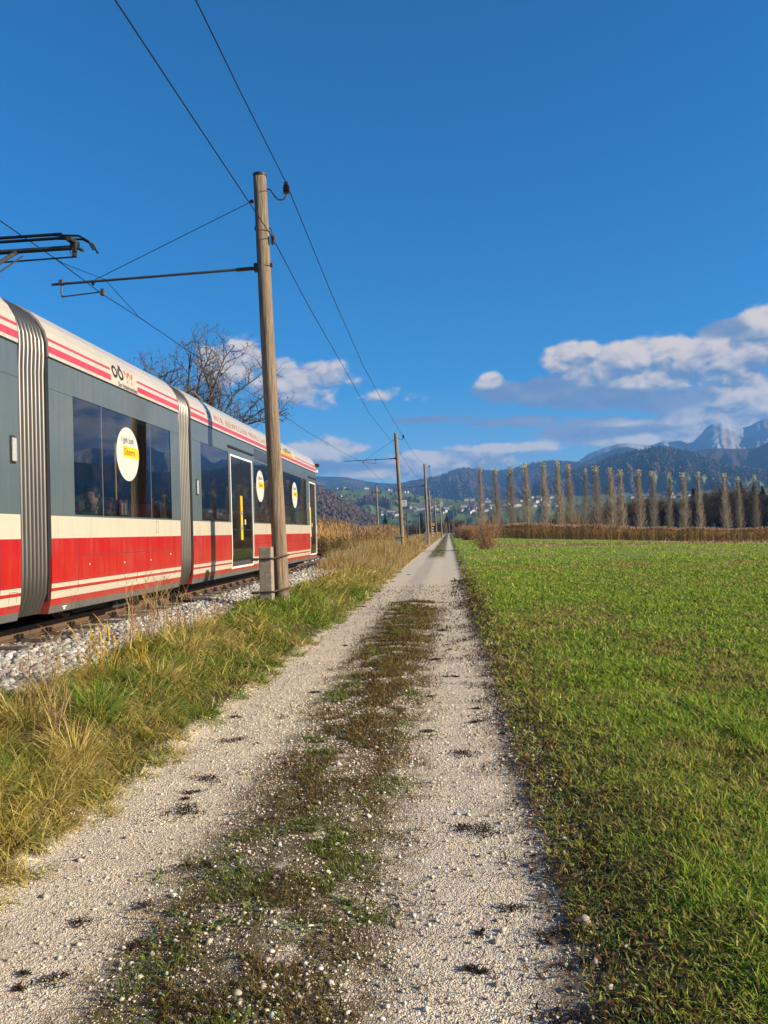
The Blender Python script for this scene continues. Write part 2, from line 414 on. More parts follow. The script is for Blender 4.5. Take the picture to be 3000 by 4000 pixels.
m_val, nt, b = new_mat('valley_floor_meadow')
pos = geo_pos(nt)
nt.links.new(ramp(nt, noise(nt, .01, 6, .6, pos), [(.3, (.06, .09, .025)), (.5, (.09, .12, .035)), (.7, (.12, .10, .05))]), b.inputs['Base Color'])
b.inputs['Roughness'].default_value = .95
vx = np.concatenate([-np.geomspace(10500, 60, 26), np.geomspace(60, 10500, 26)])
def val_z(x, y):
    return -6.2 + np.zeros_like(x) + (fbm(x * .004, y * .004, 2, 4) - .5) * 1.0
struct('valley_ground', grid_mesh('valley_ground', vx, vx, m_val, val_z))

# ------------------------------------------------------------------ blades and stones (numpy meshes)
def blades(P, h, w, az, lean, col, face=None, curl=1.0, seg=2):
    """grass blades: root P, length h, width w, leaning towards az by lean (0 upright .. 1 flat)"""
    n = len(P); P = np.asarray(P, float)
    face = RNG.uniform(0, 2 * np.pi, n) if face is None else face
    s = np.stack([np.cos(face), np.sin(face), np.zeros(n)], 1) * (w * .5)[:, None]
    d = np.stack([np.cos(az), np.sin(az), np.zeros(n)], 1)
    up = np.array([0, 0, 1.0])
    pts = []; cur = P.copy()
    for k in range(seg):
        a = np.clip(lean * (.45 + curl * .9 * (k + .5) / seg), 0, 1.75) * (np.pi / 2) * .95
        step = (d * np.sin(a)[:, None] + up * np.cos(a)[:, None]) * (h / seg)[:, None]
        cur = cur + step; pts.append(cur)
    rows = [P - s, P + s]
    if seg == 2:
        V = np.stack([P - s, P + s, pts[0] + s * .75, pts[0] - s * .75, pts[1]], 1).reshape(-1, 3); k = 5
        o = (np.arange(n) * k)[:, None]
        q = o + np.array([[0, 1, 2, 3]]); t = o + np.array([[3, 2, 4]])
    else:
        V = np.stack([P - s, P + s, pts[0] + s * .85, pts[0] - s * .85, pts[1] + s * .6, pts[1] - s * .6, pts[2]], 1).reshape(-1, 3); k = 7
        o = (np.arange(n) * k)[:, None]
        q = np.concatenate([o + np.array([[0, 1, 2, 3]]), o + np.array([[3, 2, 4, 5]])]); t = o + np.array([[5, 4, 6]])
    return V, q, t, np.repeat(col, k, 0)
def join_np(parts):
    V = []; Q = []; T = []; C = []; k = 0
    for (v, q, t, c) in parts:
        V.append(v); Q.append(q + k); T.append(t + k); C.append(c); k += len(v)
    return np.concatenate(V), np.concatenate(Q), np.concatenate(T), np.concatenate(C)
GRASS = vcol_mat('grass_blades', .55, .42)
def grass_obj(name, parts, label, cat='grass'):
    V, Q, T, C = join_np(parts)
    return stuff(name, mesh_np(name, V, quads=Q, tris=T, mats=[GRASS], col=C), label, cat)
def palette(n, cols, wts, jit=.25):
    cols = np.array(cols); i = RNG.choice(len(cols), n, p=np.array(wts) / np.sum(wts))
    return np.clip(cols[i] * RNG.uniform(1 - jit, 1 + jit, (n, 1)) * RNG.uniform(.92, 1.08, (n, 3)), 0, 1)

_t = (1 + 5 ** .5) / 2
ICO = np.array([(-1, _t, 0), (1, _t, 0), (-1, -_t, 0), (1, -_t, 0), (0, -1, _t), (0, 1, _t), (0, -1, -_t), (0, 1, -_t), (_t, 0, -1), (_t, 0, 1), (-_t, 0, -1), (-_t, 0, 1)]) / (1 + _t * _t) ** .5
ICOF = np.array([(0, 11, 5), (0, 5, 1), (0, 1, 7), (0, 7, 10), (0, 10, 11), (1, 5, 9), (5, 11, 4), (11, 10, 2), (10, 7, 6), (7, 1, 8), (3, 9, 4), (3, 4, 2), (3, 2, 6), (3, 6, 8), (3, 8, 9), (4, 9, 5), (2, 4, 11), (6, 2, 10), (8, 6, 7), (9, 8, 1)])
OCT = np.array([(1, 0, 0), (-1, 0, 0), (0, 1, 0), (0, -1, 0), (0, 0, 1), (0, 0, -1)], float)
OCTF = np.array([(0, 2, 4), (2, 1, 4), (1, 3, 4), (3, 0, 4), (2, 0, 5), (1, 2, 5), (3, 1, 5), (0, 3, 5)])
def stones(P, r, col, flat=.65, base=ICO, bf=ICOF, jit=.28):
    n = len(P); k = len(base)
    V = base[None] * RNG.uniform(1 - jit, 1 + jit, (n, k, 1)) * RNG.uniform(.75, 1.25, (n, 1, 3))
    V[:, :, 2] *= flat
    a = RNG.uniform(0, 2 * np.pi, n); ca, sa = np.cos(a)[:, None], np.sin(a)[:, None]
    tl = RNG.normal(0, .25, n)[:, None]
    x = V[:, :, 0] * ca - V[:, :, 1] * sa; y = V[:, :, 0] * sa + V[:, :, 1] * ca
    V = np.stack([x, y, V[:, :, 2] + x * tl], -1) * r[:, None, None] + P[:, None, :]
    F = (np.arange(n) * k)[:, None, None] + bf[None]
    return V.reshape(-1, 3), F.reshape(-1, 3), np.repeat(col, k, 0)
STONE = vcol_mat('loose_stone', .85, 0.0, spec=.25)
# ------------------------------------------------------------------ gravel and plants on the path
def log_y(n, a, b): return np.exp(RNG.uniform(np.log(a), np.log(b), n))
def peb_obj(name, sets, label):
    V = []; F = []; C = []; k = 0
    for (v, f, c) in sets: V.append(v); F.append(f + k); C.append(c); k += len(v)
    return stuff(name, mesh_np(name, np.concatenate(V), tris=np.concatenate(F), mats=[STONE], col=np.concatenate(C)), label, 'gravel')
def on(x, y, dz=0.0): return np.stack([x, y, gz(x, y) + dz], 1)
WHITE = [(.68, .59, .43), (.57, .48, .34), (.75, .68, .54), (.36, .30, .21), (.52, .41, .28)]
n = 70000
y = log_y(n, 1.9, 11); x = RNG.uniform(-2.15, .6, n)
keep = (np.abs(x + .75) > .35) | (RNG.random(n) < .6); x, y = x[keep], y[keep]; n = len(x)
r = RNG.uniform(.002, .0046, n) * np.clip(y / 3.2, 1, 2.0) * np.where(RNG.random(n) < .04, 1.9, 1)
set1 = stones(on(x, y, .0), r, palette(n, WHITE, [3, 4, 1.6, 1.6, 1]), .7, OCT, OCTF)
n = 4600                                                     # coarser white stones along the middle and the right edge
y = log_y(n, 1.9, 16); mid = RNG.random(n) < .9
x = np.where(mid, RNG.normal(-.72, .30, n), RNG.normal(.42, .12, n))
x = np.where((fbm(x * 3, y * 3, 2, 21) > .50) | (RNG.random(n) < .3), x, RNG.uniform(-2.1, .6, n))
r = RNG.gamma(1.7, .0027, n) + .0035
set2 = stones(on(x, y, .004), np.clip(r, .004, .03), palette(n, [(.54, .48, .39), (.44, .38, .29), (.62, .57, .49), (.34, .29, .22)], [4, 2, 2, 1]), .6, OCT, OCTF, .35)
peb_obj('path_gravel', [set1, set2], 'loose pale gravel lying on the farm track')

STRAW = [(.40, .29, .11), (.30, .20, .07), (.24, .22, .06), (.13, .17, .035), (.08, .13, .025), (.46, .36, .17)]
# low moss, dead stems and green tufts of the middle strip and the edges
parts = []
n = 38000
y = np.where(RNG.random(n) < .88, log_y(n, 1.9, 17), log_y(n, 45, 330)); x = RNG.normal(-.75, .27, n)
dn = fbm(x * 4.5, y * 4.5, 3, 31); keep = (dn > .45) & (x > -1.5) & (x < .1); x, y, dn = x[keep], y[keep], dn[keep]; n = len(x)
kf = np.clip(y / 4, 1, 9)
green = fbm(x * 2.6, y * 2.6, 2, 44) > .655
far_ = y > 40
col = np.where((green | (far_ & (RNG.random(n) < .6)))[:, None], palette(n, [(.12, .17, .028), (.17, .22, .035), (.24, .25, .05)], [3, 2, 1]),
               palette(n, [(.17, .11, .04), (.27, .19, .058), (.07, .046, .02), (.24, .20, .056)], [3, 2, 2, 2]))
parts.append(blades(on(x, y), RNG.uniform(.018, .05, n) * np.where(green, 1.15, .9) * np.clip(kf, 1, 2.2), RNG.uniform(.003, .006, n) * kf, RNG.uniform(0, 6.28, n), RNG.uniform(.4, 1.05, n), col))
n = 46000; y = log_y(n, 1.9, 17); x = RNG.normal(-.75, .25, n); dn = fbm(x * 4.5, y * 4.5, 3, 31)
k_ = (dn > .41) & (x > -1.4) & (x < .0); x, y, dn = x[k_], y[k_], dn[k_]; n = len(x)
parts.append(blades(on(x, y, .001), RNG.uniform(.010, .028, n) * np.clip(y / 5, 1, 3), RNG.uniform(.003, .006, n) * np.clip(y / 4, 1, 4), RNG.uniform(0, 6.28, n), np.clip(RNG.normal(.85, .2, n), .2, 1.15), palette(n, [(.15, .10, .04), (.25, .18, .06), (.08, .052, .024), (.19, .17, .045), (.33, .26, .10)], [3, 2, 2, 3, 1])))
# broad little leaves of ground weeds
n = 1300
cx = RNG.normal(-.8, .28, 80); cy = log_y(80, 1.9, 10)
i = RNG.integers(0, 80, n); x = cx[i] + RNG.normal(0, .045, n); y = cy[i] + RNG.normal(0, .045, n)
parts.append(blades(on(x, y, .004), RNG.uniform(.02, .035, n), RNG.uniform(.010, .016, n), RNG.uniform(0, 6.28, n), RNG.uniform(.5, 1, n), palette(n, [(.11, .17, .025), (.15, .21, .03)], [1, 1])))
grass_obj('path_moss', parts, 'mossy low growth along the middle of the farm track', 'moss')
# dark rotten plant bits dropped on the wheel tracks
parts = []
clods = [(-1.93, 2.9, .10), (-1.25, 3.55, .09), (.02, 2.32, .10), (.18, 2.22, .06), (.06, 2.75, .05), (-1.55, 4.3, .13), (-1.62, 4.9, .10), (.12, 4.0, .10), (.02, 4.05, .06),
         (.05, 5.4, .10), (.18, 6.3, .08), (-1.7, 5.8, .08), (-1.35, 3.2, .05), (.2, 3.2, .07), (.3, 2.5, .09), (.38, 3.0, .1), (-.15, 12.0, .10), (-.2, 9.3, .08), (.02, 8.2, .05)]
for _ in range(34):
    yy = float(log_y(1, 2.2, 28)[0]); clods.append((RNG.choice([RNG.uniform(-2.0, -1.2), RNG.uniform(-.3, .45)]), yy, RNG.uniform(.015, .06)))
for (cx_, cy_, s) in clods:
    nn = int(30 + 900 * s)
    ta = RNG.uniform(-.6, .6); da, db = RNG.normal(0, s * RNG.uniform(.4, .75), nn), RNG.normal(0, s * RNG.uniform(.25, .5), nn)
    x = cx_ + da * math.cos(ta) - db * math.sin(ta); y = cy_ + da * math.sin(ta) + db * math.cos(ta)
    parts.append(blades(on(x, y, .003), RNG.uniform(.2, .7, nn) * (s * .35 + .02), RNG.uniform(.004, .011, nn) * max(1, cy_ / 5), RNG.uniform(0, 6.28, nn), np.clip(RNG.normal(.8, .2, nn), .3, 1.1), palette(nn, [(.035, .024, .016), (.07, .042, .024), (.11, .065, .035)], [3, 2, 1])))
n = 9500; y = log_y(n, 2.0, 22); x = RNG.uniform(-2.05, .5, n)
parts.append(blades(on(x, y, .002), RNG.uniform(.008, .03, n) * np.clip(y / 5, 1, 3), RNG.uniform(.002, .005, n) * np.clip(y / 5, 1, 4), RNG.choice([0, 3.14], n) + RNG.normal(0, .7, n), np.clip(RNG.normal(.85, .15, n), .3, 1.1), palette(n, [(.06, .04, .025), (.11, .07, .035), (.16, .11, .05)], [2, 2, 1])))
n = 11000; y = log_y(n, 1.9, 24); x = RNG.normal(.42, .17, n) + (fbm(y * 2.2, y * 0 + 3, 3, 55) - .5) * .5  # dark litter on the right edge; grass shadow is put into its colour too
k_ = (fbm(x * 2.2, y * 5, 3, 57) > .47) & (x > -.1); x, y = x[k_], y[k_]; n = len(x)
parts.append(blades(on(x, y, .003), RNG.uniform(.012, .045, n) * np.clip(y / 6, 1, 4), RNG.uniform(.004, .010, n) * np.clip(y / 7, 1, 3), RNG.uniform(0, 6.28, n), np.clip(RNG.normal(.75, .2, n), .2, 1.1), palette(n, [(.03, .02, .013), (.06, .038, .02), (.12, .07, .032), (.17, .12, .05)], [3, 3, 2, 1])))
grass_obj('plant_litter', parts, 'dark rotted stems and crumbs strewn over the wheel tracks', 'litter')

# ------------------------------------------------------------------ verge between track bed and path
def verge_parts():
    parts = []
    # tussocks: bunches of long blades bowing over
    nt_ = 1000
    ty = log_y(nt_, 1.6, 30); tx = RNG.uniform(-3.6, -2.0, nt_)
    keep = np.ones(nt_, bool)
    dens = 62
    i = np.repeat(np.arange(nt_), dens); n = len(i)
    az0 = RNG.normal(-.5, 1.0, nt_)                       # most bow towards the path
    rad = RNG.uniform(.05, .12, nt_)
    a = RNG.uniform(0, 6.28, n); rr = np.sqrt(RNG.random(n)) * rad[i] * np.clip(ty[i] / 6, 1, 2.5)
    x = tx[i] + np.cos(a) * rr; y = ty[i] + np.sin(a) * rr
    edge = sstep(-x, 1.95, 2.6)
    L = RNG.uniform(.14, .36, n) * (.45 + .55 * edge) * (1 - .5 * sstep(-x, 3.1, 3.6)) * RNG.uniform(.55, 1.35, nt_)[i]
    az = np.where(RNG.random(n) < .55, az0[i] + RNG.normal(0, .7, n), a)
    lean = np.clip(RNG.normal(.86, .22, n), .15, 1.25)
    gr = fbm(tx * 1.3, ty * .55, 2, 61)[i] + .16 * sstep(ty, 9, 12)[i] * (1 - sstep(ty, 17, 20))[i]
    tone = np.clip(gr + RNG.normal(0, .16, nt_)[i] + RNG.normal(0, .06, n), 0, 1)
    cs = palette(n, [(.56, .46, .14), (.46, .36, .09), (.40, .36, .08), (.62, .53, .23)], [3, 2, 2, 1])
    cg = palette(n, [(.17, .26, .035), (.25, .32, .05), (.12, .19, .035), (.40, .38, .08)], [3, 2, 2, 3])
    col = np.where((tone > .565)[:, None], cg, cs)
    kf = np.clip(y / 4.5, 1, 6)
    keepb = (x < -1.86)
    P = on(x, y, -.01)
    sel = keepb
    parts.append(blades(P[sel], L[sel], (RNG.uniform(.004, .008, n) * kf * np.where(RNG.random(n) < .14, 1.9, 1))[sel], az[sel], lean[sel], col[sel], seg=3, curl=1.25))
    for (x0, y0, h, w0, cs) in ((-2.65, 5.5, .40, .13, 1), (-2.85, 4.1, .34, .18, 1), (-2.6, 3.6, .36, .16, 0), (-2.7, 6.9, .3, .14, 0), (-2.9, 8.2, .34, .18, 0), (-2.5, 4.9, .3, .13, 0), (-3.0, 5.2, .3, .18, 0), (-2.55, 3.05, .34, .14, 1), (-2.9, 11.6, .3, .2, 1), (-3.2, 9.2, .45, .2, 0), (-2.9, 13.2, .3, .22, 1)):
        m = 420; a = RNG.uniform(0, 6.28, m); rr = np.sqrt(RNG.random(m)) * w0
        x = x0 + np.cos(a) * rr; y = y0 + np.sin(a) * rr
        cc = palette(m, [(.16, .28, .035), (.24, .34, .05), (.10, .19, .03), (.45, .42, .10)], [3, 3, 2, 1.5]) if cs else palette(m, [(.60, .47, .16), (.50, .37, .11), (.66, .56, .26), (.30, .30, .07)], [3, 2, 2, 1])
        parts.append(blades(on(x, y, -.01), RNG.uniform(.6, 1.1, m) * h, RNG.uniform(.005, .009, m) * max(1, y0 / 5), a + RNG.normal(0, .35, m), np.clip(RNG.normal(.55, .2, m) + rr / w0 * .2, .1, 1.2), cc, seg=3, curl=1.4))
    # undergrowth, shorter and matted
    n = 30000
    y = log_y(n, 1.6, 34); x = RNG.uniform(-3.65, -1.9, n)
    keep = (x < -2.05) | (fbm(x * 5, y * 5, 2, 71) > .52); x, y = x[keep], y[keep]; n = len(x)
    tone = fbm(x * 1.3, y * .55, 2, 61) + RNG.normal(0, .11, n) + .12 * sstep(y, 9, 12) * (1 - sstep(y, 17, 20))
    col = np.where((tone > .57)[:, None], palette(n, [(.12, .19, .035), (.17, .22, .045), (.25, .25, .06)], [2, 2, 2]),
                   palette(n, [(.42, .34, .09), (.29, .22, .06), (.50, .42, .14), (.15, .115, .045)], [3, 2, 2, 1]))
    kf = np.clip(y / 4.5, 1, 6); edge = sstep(-x, 1.95, 2.4)
    parts.append(blades(on(x, y, -.005), RNG.uniform(.05, .15, n) * (.35 + .65 * edge), RNG.uniform(.004, .007, n) * kf, RNG.uniform(0, 6.28, n), np.clip(RNG.normal(.75, .25, n), .1, 1.2), col, seg=2))
    return parts
grass_obj('verge_grass', verge_parts(), 'tangled straw and green grass on the bank beside the track')
# tall dry grass along the railway further on
def tall_parts():
    parts = []
    n = 46000
    y = log_y(n, 21, 330); x = RNG.uniform(-4.3, -2.0, n)
    hcap = sstep(y, 20, 30) * (.35 + .65 * sstep(fbm(x * .8, y * .35, 2, 81), .3, .6)) * (.45 + .55 * sstep(-x, 2.0, 2.8))
    L = RNG.uniform(.45, .95, n) * hcap + .1
    kf = np.clip(y / 9, 1, 14)
    col = palette(n, [(.46, .33, .13), (.40, .26, .09), (.52, .41, .20), (.30, .21, .08), (.17, .18, .05)], [4, 3, 2, 2, 1.2])
    parts.append(blades(on(x, y, -.02), L, RNG.uniform(.004, .007, n) * kf, RNG.uniform(0, 6.28, n), np.clip(RNG.normal(.28, .16, n), .02, .8), col, seg=2))
    return parts
grass_obj('dry_grass', tall_parts(), 'tall golden dry grass lining the railway in the distance')
# a few reed shoots and bent stalks standing up on the near bank
def shoots():
    parts = []
    spots = [(-3.28, 4.55, .95, 0), (-3.22, 4.7, .7, 1), (-3.1, 6.4, .42, 2), (-3.0, 6.5, .5, 2), (-2.95, 7.1, .4, 2), (-3.25, 6.1, .5, 1), (-3.45, 8.6, .95, 1), (-3.4, 8.9, .8, 1), (-3.5, 8.75, .7, 1), (-3.45, 9.1, .85, 1),
             (-3.35, 9.3, .6, 1), (-3.55, 8.3, .9, 1), (-3.6, 8.5, .5, 1), (-2.75, 5.2, .5, 1), (-3.0, 5.3, .55, 1), (-3.6, 12.0, .4, 1), (-3.65, 11.6, .35, 1), (-2.6, 4.9, .4, 1), (-3.3, 9.9, .5, 1)]
    for (x0, y0, h, kind) in spots:
        cs = [[(.22, .26, .05), (.34, .30, .06)], [(.46, .34, .17), (.34, .22, .10)], [(.58, .38, .05), (.52, .42, .08)]][kind]
        m = {0: 5, 1: 11, 2: 9}[kind]
        x = x0 + RNG.normal(0, .05, m); y = y0 + RNG.normal(0, .09, m)
        parts.append(blades(on(x, y, -.02), RNG.uniform(.55, 1.0, m) * h, np.full(m, .008), RNG.uniform(0, 6.28, m), np.clip(RNG.normal(.16, .14, m), .01, .6), palette(m, cs, [1, 1]), seg=3))
        k = m * (3 if kind else 4)                         # leaves up the stalk
        zz = RNG.uniform(.25, .85, k) * h
        P = on(x0 + RNG.normal(0, .04, k), y0 + RNG.normal(0, .07, k)); P[:, 2] += zz
        parts.append(blades(P, RNG.uniform(.14, .30, k) * (.6 + h * .5), np.full(k, .02 if kind == 0 else .013 if kind == 2 else .006), RNG.uniform(0, 6.28, k), np.clip(RNG.normal(.55 if kind else .35, .2, k), .1, 1), palette(k, cs, [1, 1]), seg=3))
    return parts
grass_obj('reed_shoots', shoots(), 'loose reed shoots and dry stalks standing on the near bank', 'reeds')

# ------------------------------------------------------------------ field
def field_parts():
    parts = []
    n = 310000
    y = np.where(RNG.random(n) < .3, log_y(n, 1.8, 9), log_y(n, 1.8, 168)); x = .42 + RNG.random(n) ** 1.0 * (.50 * y + 1.3)
    a = fbm(x * .55, y * .3, 3, 91); b_ = fbm(x * 2.6, y * 2.2, 3, 93)
    cl = fbm(x * 7, y * 6, 2, 97)
    bare = sstep(b_, .30, .42) * (.25 + .75 * sstep(cl, .30, .5))
    edge = sstep(x + (fbm(x * 4, y * 4, 2, 95) - .5) * .7, .45, 1.15)
    near_dry = np.exp(-((x - .95) / .35) ** 2) * sstep(y, 2, 3) * (1 - sstep(y, 4.5, 8))
    st_l = fbm(x * .9 + y * .06, y * .10, 2, 98)
    keep = RNG.random(n) < (.30 + .70 * bare) * (.55 + .45 * edge) * (.55 + .45 * sstep(st_l, .35, .6))
    x, y, a, b_, edge, near_dry, cl, st_l = [q[keep] for q in (x, y, a, b_, edge, near_dry, cl, st_l)]; n = len(x)
    tone = a + .25 * (b_ - .5) + RNG.normal(0, .07, n) - .10 * near_dry
    band = (y > 67) & (y < 82) & (x > 5 + 2 * np.sin(y))
    cg = palette(n, [(.23, .36, .035), (.30, .42, .045), (.16, .27, .03), (.42, .46, .07)], [4, 3, 2, 2.5])
    cy_ = palette(n, [(.46, .38, .09), (.50, .38, .13), (.34, .33, .07), (.30, .19, .07)], [2, 2, 2, 1])
    col = np.where((tone > .375)[:, None], cg, cy_)
    col = np.where(((edge < .75) & (RNG.random(n) < .6) & (y < 30))[:, None], palette(n, [(.20, .13, .05), (.30, .23, .08), (.12, .08, .035), (.20, .22, .05)], [2, 2, 2, 2]), col)
    yel = (sstep(y, 25, 60) * .45 * (RNG.random(n) < .5))[:, None]
    col = col * (1 - yel) + np.array([.42, .47, .06]) * yel
    col = np.where(band[:, None], palette(n, [(.42, .31, .16), (.34, .23, .11)], [1, 1]), col)
    kf = np.clip(y / 3.6, 1, 40)
    L = RNG.uniform(.032, .08, n) * (.7 + .8 * a) * (.45 + 1.15 * cl) * (.6 + .8 * st_l) * (.6 + .4 * edge) * (1 + .35 * sstep(y, 15, 60)) * np.where(band, 2.4, 1) * np.where(RNG.random(n) < .03, 1.9, 1)
    parts.append(blades(on(x, y, -.004), L, RNG.uniform(.0042, .0085, n) * np.where(RNG.random(n) < .10, 1.8, 1) * np.where(y < 14, kf, 3.9 + (kf - 3.9) * .75), RNG.uniform(0, 6.28, n), np.clip(RNG.normal(.72, .27, n), .05, 1.25), col, seg=2))
    # matted lower layer: short lying blades, dead and green, covering the soil
    n = 190000; y = log_y(n, 1.8, 34); x = .40 + RNG.random(n) * (.46 * y + 1.0)
    a = fbm(x * .55, y * .3, 3, 91); e = sstep(x + (fbm(x * 4, y * 4, 2, 95) - .5) * .7, .40, 1.2); pt = fbm(x * 1.7, y * 1.5, 3, 197)
    cg = palette(n, [(.21, .32, .035), (.28, .39, .045), (.15, .23, .03), (.40, .43, .07)], [3, 3, 2, 3]); cb = palette(n, [(.36, .27, .085), (.48, .38, .12), (.22, .15, .055), (.34, .34, .07)], [3, 2, 2, 3])
    col = np.where((RNG.random(n) < .22 + .74 * e * sstep(pt + (a - .5) * .6, .30, .50))[:, None], cg, cb)
    keep = RNG.random(n) < .35 + .65 * e; kf = np.clip(y / 3.6, 1, 9)
    parts.append(blades(on(x, y, 0.0)[keep], (RNG.uniform(.02, .05, n) * np.clip(kf, 1, 2))[keep], (RNG.uniform(.004, .009, n) * kf)[keep], RNG.uniform(0, 6.28, n)[keep], np.clip(RNG.normal(.82, .2, n), .2, 1.2)[keep], col[keep], seg=2))
    return parts
grass_obj('field_grass', field_parts(), 'short green and yellowing pasture grass of the wide field')
# brown trampled leaves on the field near the path
n = 2600
x = .3 + RNG.gamma(1.5, .45, n); y = log_y(n, 2.0, 12); k_ = (fbm(x * 1.6, y * 1.6, 2, 123) > .55) | ((x < .75) & (RNG.random(n) < .8)); x, y = x[k_], y[k_]; n = len(x)
lit_ = blades(on(x, y, .006), RNG.uniform(.02, .05, n), RNG.uniform(.012, .028, n), RNG.uniform(0, 6.28, n), RNG.uniform(.75, 1.05, n), palette(n, [(.16, .085, .04), (.24, .14, .06), (.10, .055, .03)], [2, 1, 1]))
grass_obj('leaf_litter', [lit_], 'brown dead leaves lying in the pasture beside the track', 'leaves')
# rough grass left of the railway
def left_parts():
    n = 30000
    y = log_y(n, 22, 120); x = -7.5 - RNG.random(n) * (.16 * y + 1)
    col = palette(n, [(.16, .17, .04), (.24, .15, .06), (.30, .22, .09), (.11, .17, .03)], [2, 2, 1.5, 2.5])
    brown = (x > -9.5) & (fbm(x, y * .4, 2, 131) > .42)
    col = np.where(brown[:, None], palette(n, [(.19, .10, .045), (.26, .15, .06), (.10, .06, .03)], [2, 2, 1]), col)
    L = RNG.uniform(.12, .3, n) * np.where(brown, 1.5, 1)
    return [blades(on(x, y, -.02), L, RNG.uniform(.004, .007, n) * np.clip(y / 6, 1, 14), RNG.uniform(0, 6.28, n), np.clip(RNG.normal(.4, .2, n), .02, 1), col)]
grass_obj('rough_grass', left_parts(), 'rough grass and brown weeds on the far side of the rails')
# ------------------------------------------------------------------ railway track (metre gauge)
TX = -5.6                                                  # centre of the track
RAILZ = .58
m_rust = simple('rusty_rail_steel', (.105, .062, .040), .75, 0.0, .35, 14, .25)
m_head, nt, b = new_mat('worn_rail_head'); nt.links.new(mixc(nt, noise(nt, 30, 3, .6, obj_co(nt)), (.16, .12, .09), (.24, .20, .17)), b.inputs['Base Color']); b.inputs['Metallic'].default_value = .5; b.inputs['Roughness'].default_value = .42
m_sleeper = simple('weathered_oak_sleeper', (.085, .062, .048), .9, 0.0, .4, 12, .5)
m_clip = simple('dark_rail_clip', (.035, .028, .024), .7, .3, .3, 20)
track = empty('railway_track', (TX, 13, .42), 'brown metre-gauge railway track with rusty rails running under the tram', 'railway')
O = (TX, 13, .42)
prof = [(-.06, 0), (.06, 0), (.06, .012), (.012, .028), (.012, .098), (.033, .112), (.033, .138), (.026, .142), (-.026, .142), (-.033, .138), (-.033, .112), (-.012, .098), (-.012, .028), (-.06, .012)]
for sx in (-.5, .5):
    mb = MB(); y0, y1 = -5, 330; k = len(prof)
    V = [(TX + sx + p[0], y, RAILZ - .142 + p[1]) for y in (y0, y1) for p in prof]
    for i in range(k):
        j = (i + 1) % k; mb.add([V[i], V[j], V[k + j], V[k + i]], [(0, 1, 2, 3)], 1 if i in (6, 7, 8) else 0)
    mb.build('rail', [m_rust, m_head], track, O)
sl_me = MB().box(-.95, .95, -.11, .11, -.13, 0)
sl_mesh = mesh_np('sleeper', np.array(sl_me.v), faces=sl_me.f, mats=[m_sleeper])
clip_mesh = {}
for s in (-1, 1):
    cb_ = MB(); cb_.box(-.045, .045, -.07, .07, 0, .018)
    cb_.box(-.016, .016, -.055, -.035, .016, .075).box(-.016, .016, .03, .05, .016, .07)
    cb_.tube([(0, -.045, .05), (-s * .03, 0, .065), (0, .04, .05)], .010, 5)
    clip_mesh[s] = mesh_np('rail_clip', np.array(cb_.v), faces=cb_.f, mats=[m_clip])
yy = 1.2
while yy < 110:
    s = obj('sleeper', sl_mesh, track, (random.uniform(-.03, .03), yy - 13, RAILZ - .142 - .42 - .004)); s.rotation_euler.z = random.uniform(-.01, .01)
    if 4 < yy < 48:
        for sx in (-.5, .5):
            for sd in (-1, 1): obj('rail_clip', clip_mesh[sd], s, (sx + sd * .085, 0, 0))
    yy += .62
# ballast: the 300 nearest stones one by one, the rest joined
BAL = [(.38, .37, .345), (.28, .27, .255), (.46, .45, .425), (.32, .285, .24), (.20, .185, .165)]
variants = []
for k in range(8):
    v_, f_, c_ = stones(np.zeros((1, 3)), np.array([1.0]), palette(1, BAL, [3, 3, 2, 1.5, 1]), .75, ICO, ICOF, .30)
    variants.append(mesh_np('stone', v_, tris=f_, mats=[STONE], col=c_))
for k in range(300):
    x = RNG.uniform(-4.42, -3.68); y = float(np.clip(RNG.normal(7.2, 1.2), 5.6, 10.5))
    r = RNG.uniform(.026, .048)
    o = obj('stone', variants[k % 8], ballast, (x, y, float(gz(x, y)) + r * .45), (RNG.uniform(-.5, .5), RNG.uniform(-.5, .5), RNG.uniform(0, 6.28))); o.scale = (r, r, r)
n = 15000
y = log_y(n, 3.5, 70); x = RNG.uniform(-4.5, -3.62, n)
n2 = 6000; y2 = log_y(n2, 5, 90); x2 = RNG.uniform(-7.3, -4.5, n2)
keep = np.abs(((y2 - 1.2) / .62 + .5) % 1 - .5) > .2; x2, y2 = x2[keep], y2[keep]
xx = np.concatenate([x, x2]); yv = np.concatenate([y, y2]); r = RNG.uniform(.018, .042, len(xx)) * np.clip(yv / 14, 1, 2.2)
P_ = on(xx, yv); P_[:, 2] += r * RNG.uniform(.1, .7, len(xx)); P_[len(x):, 2] -= .035
v_, f_, c_ = stones(P_, r, palette(len(xx), BAL, [3, 3, 2, 1.5, 1]), .75)
o = stuff('ballast_stones', mesh_np('ballast_stones', v_, tris=f_, mats=[STONE], col=c_), parent=ballast)
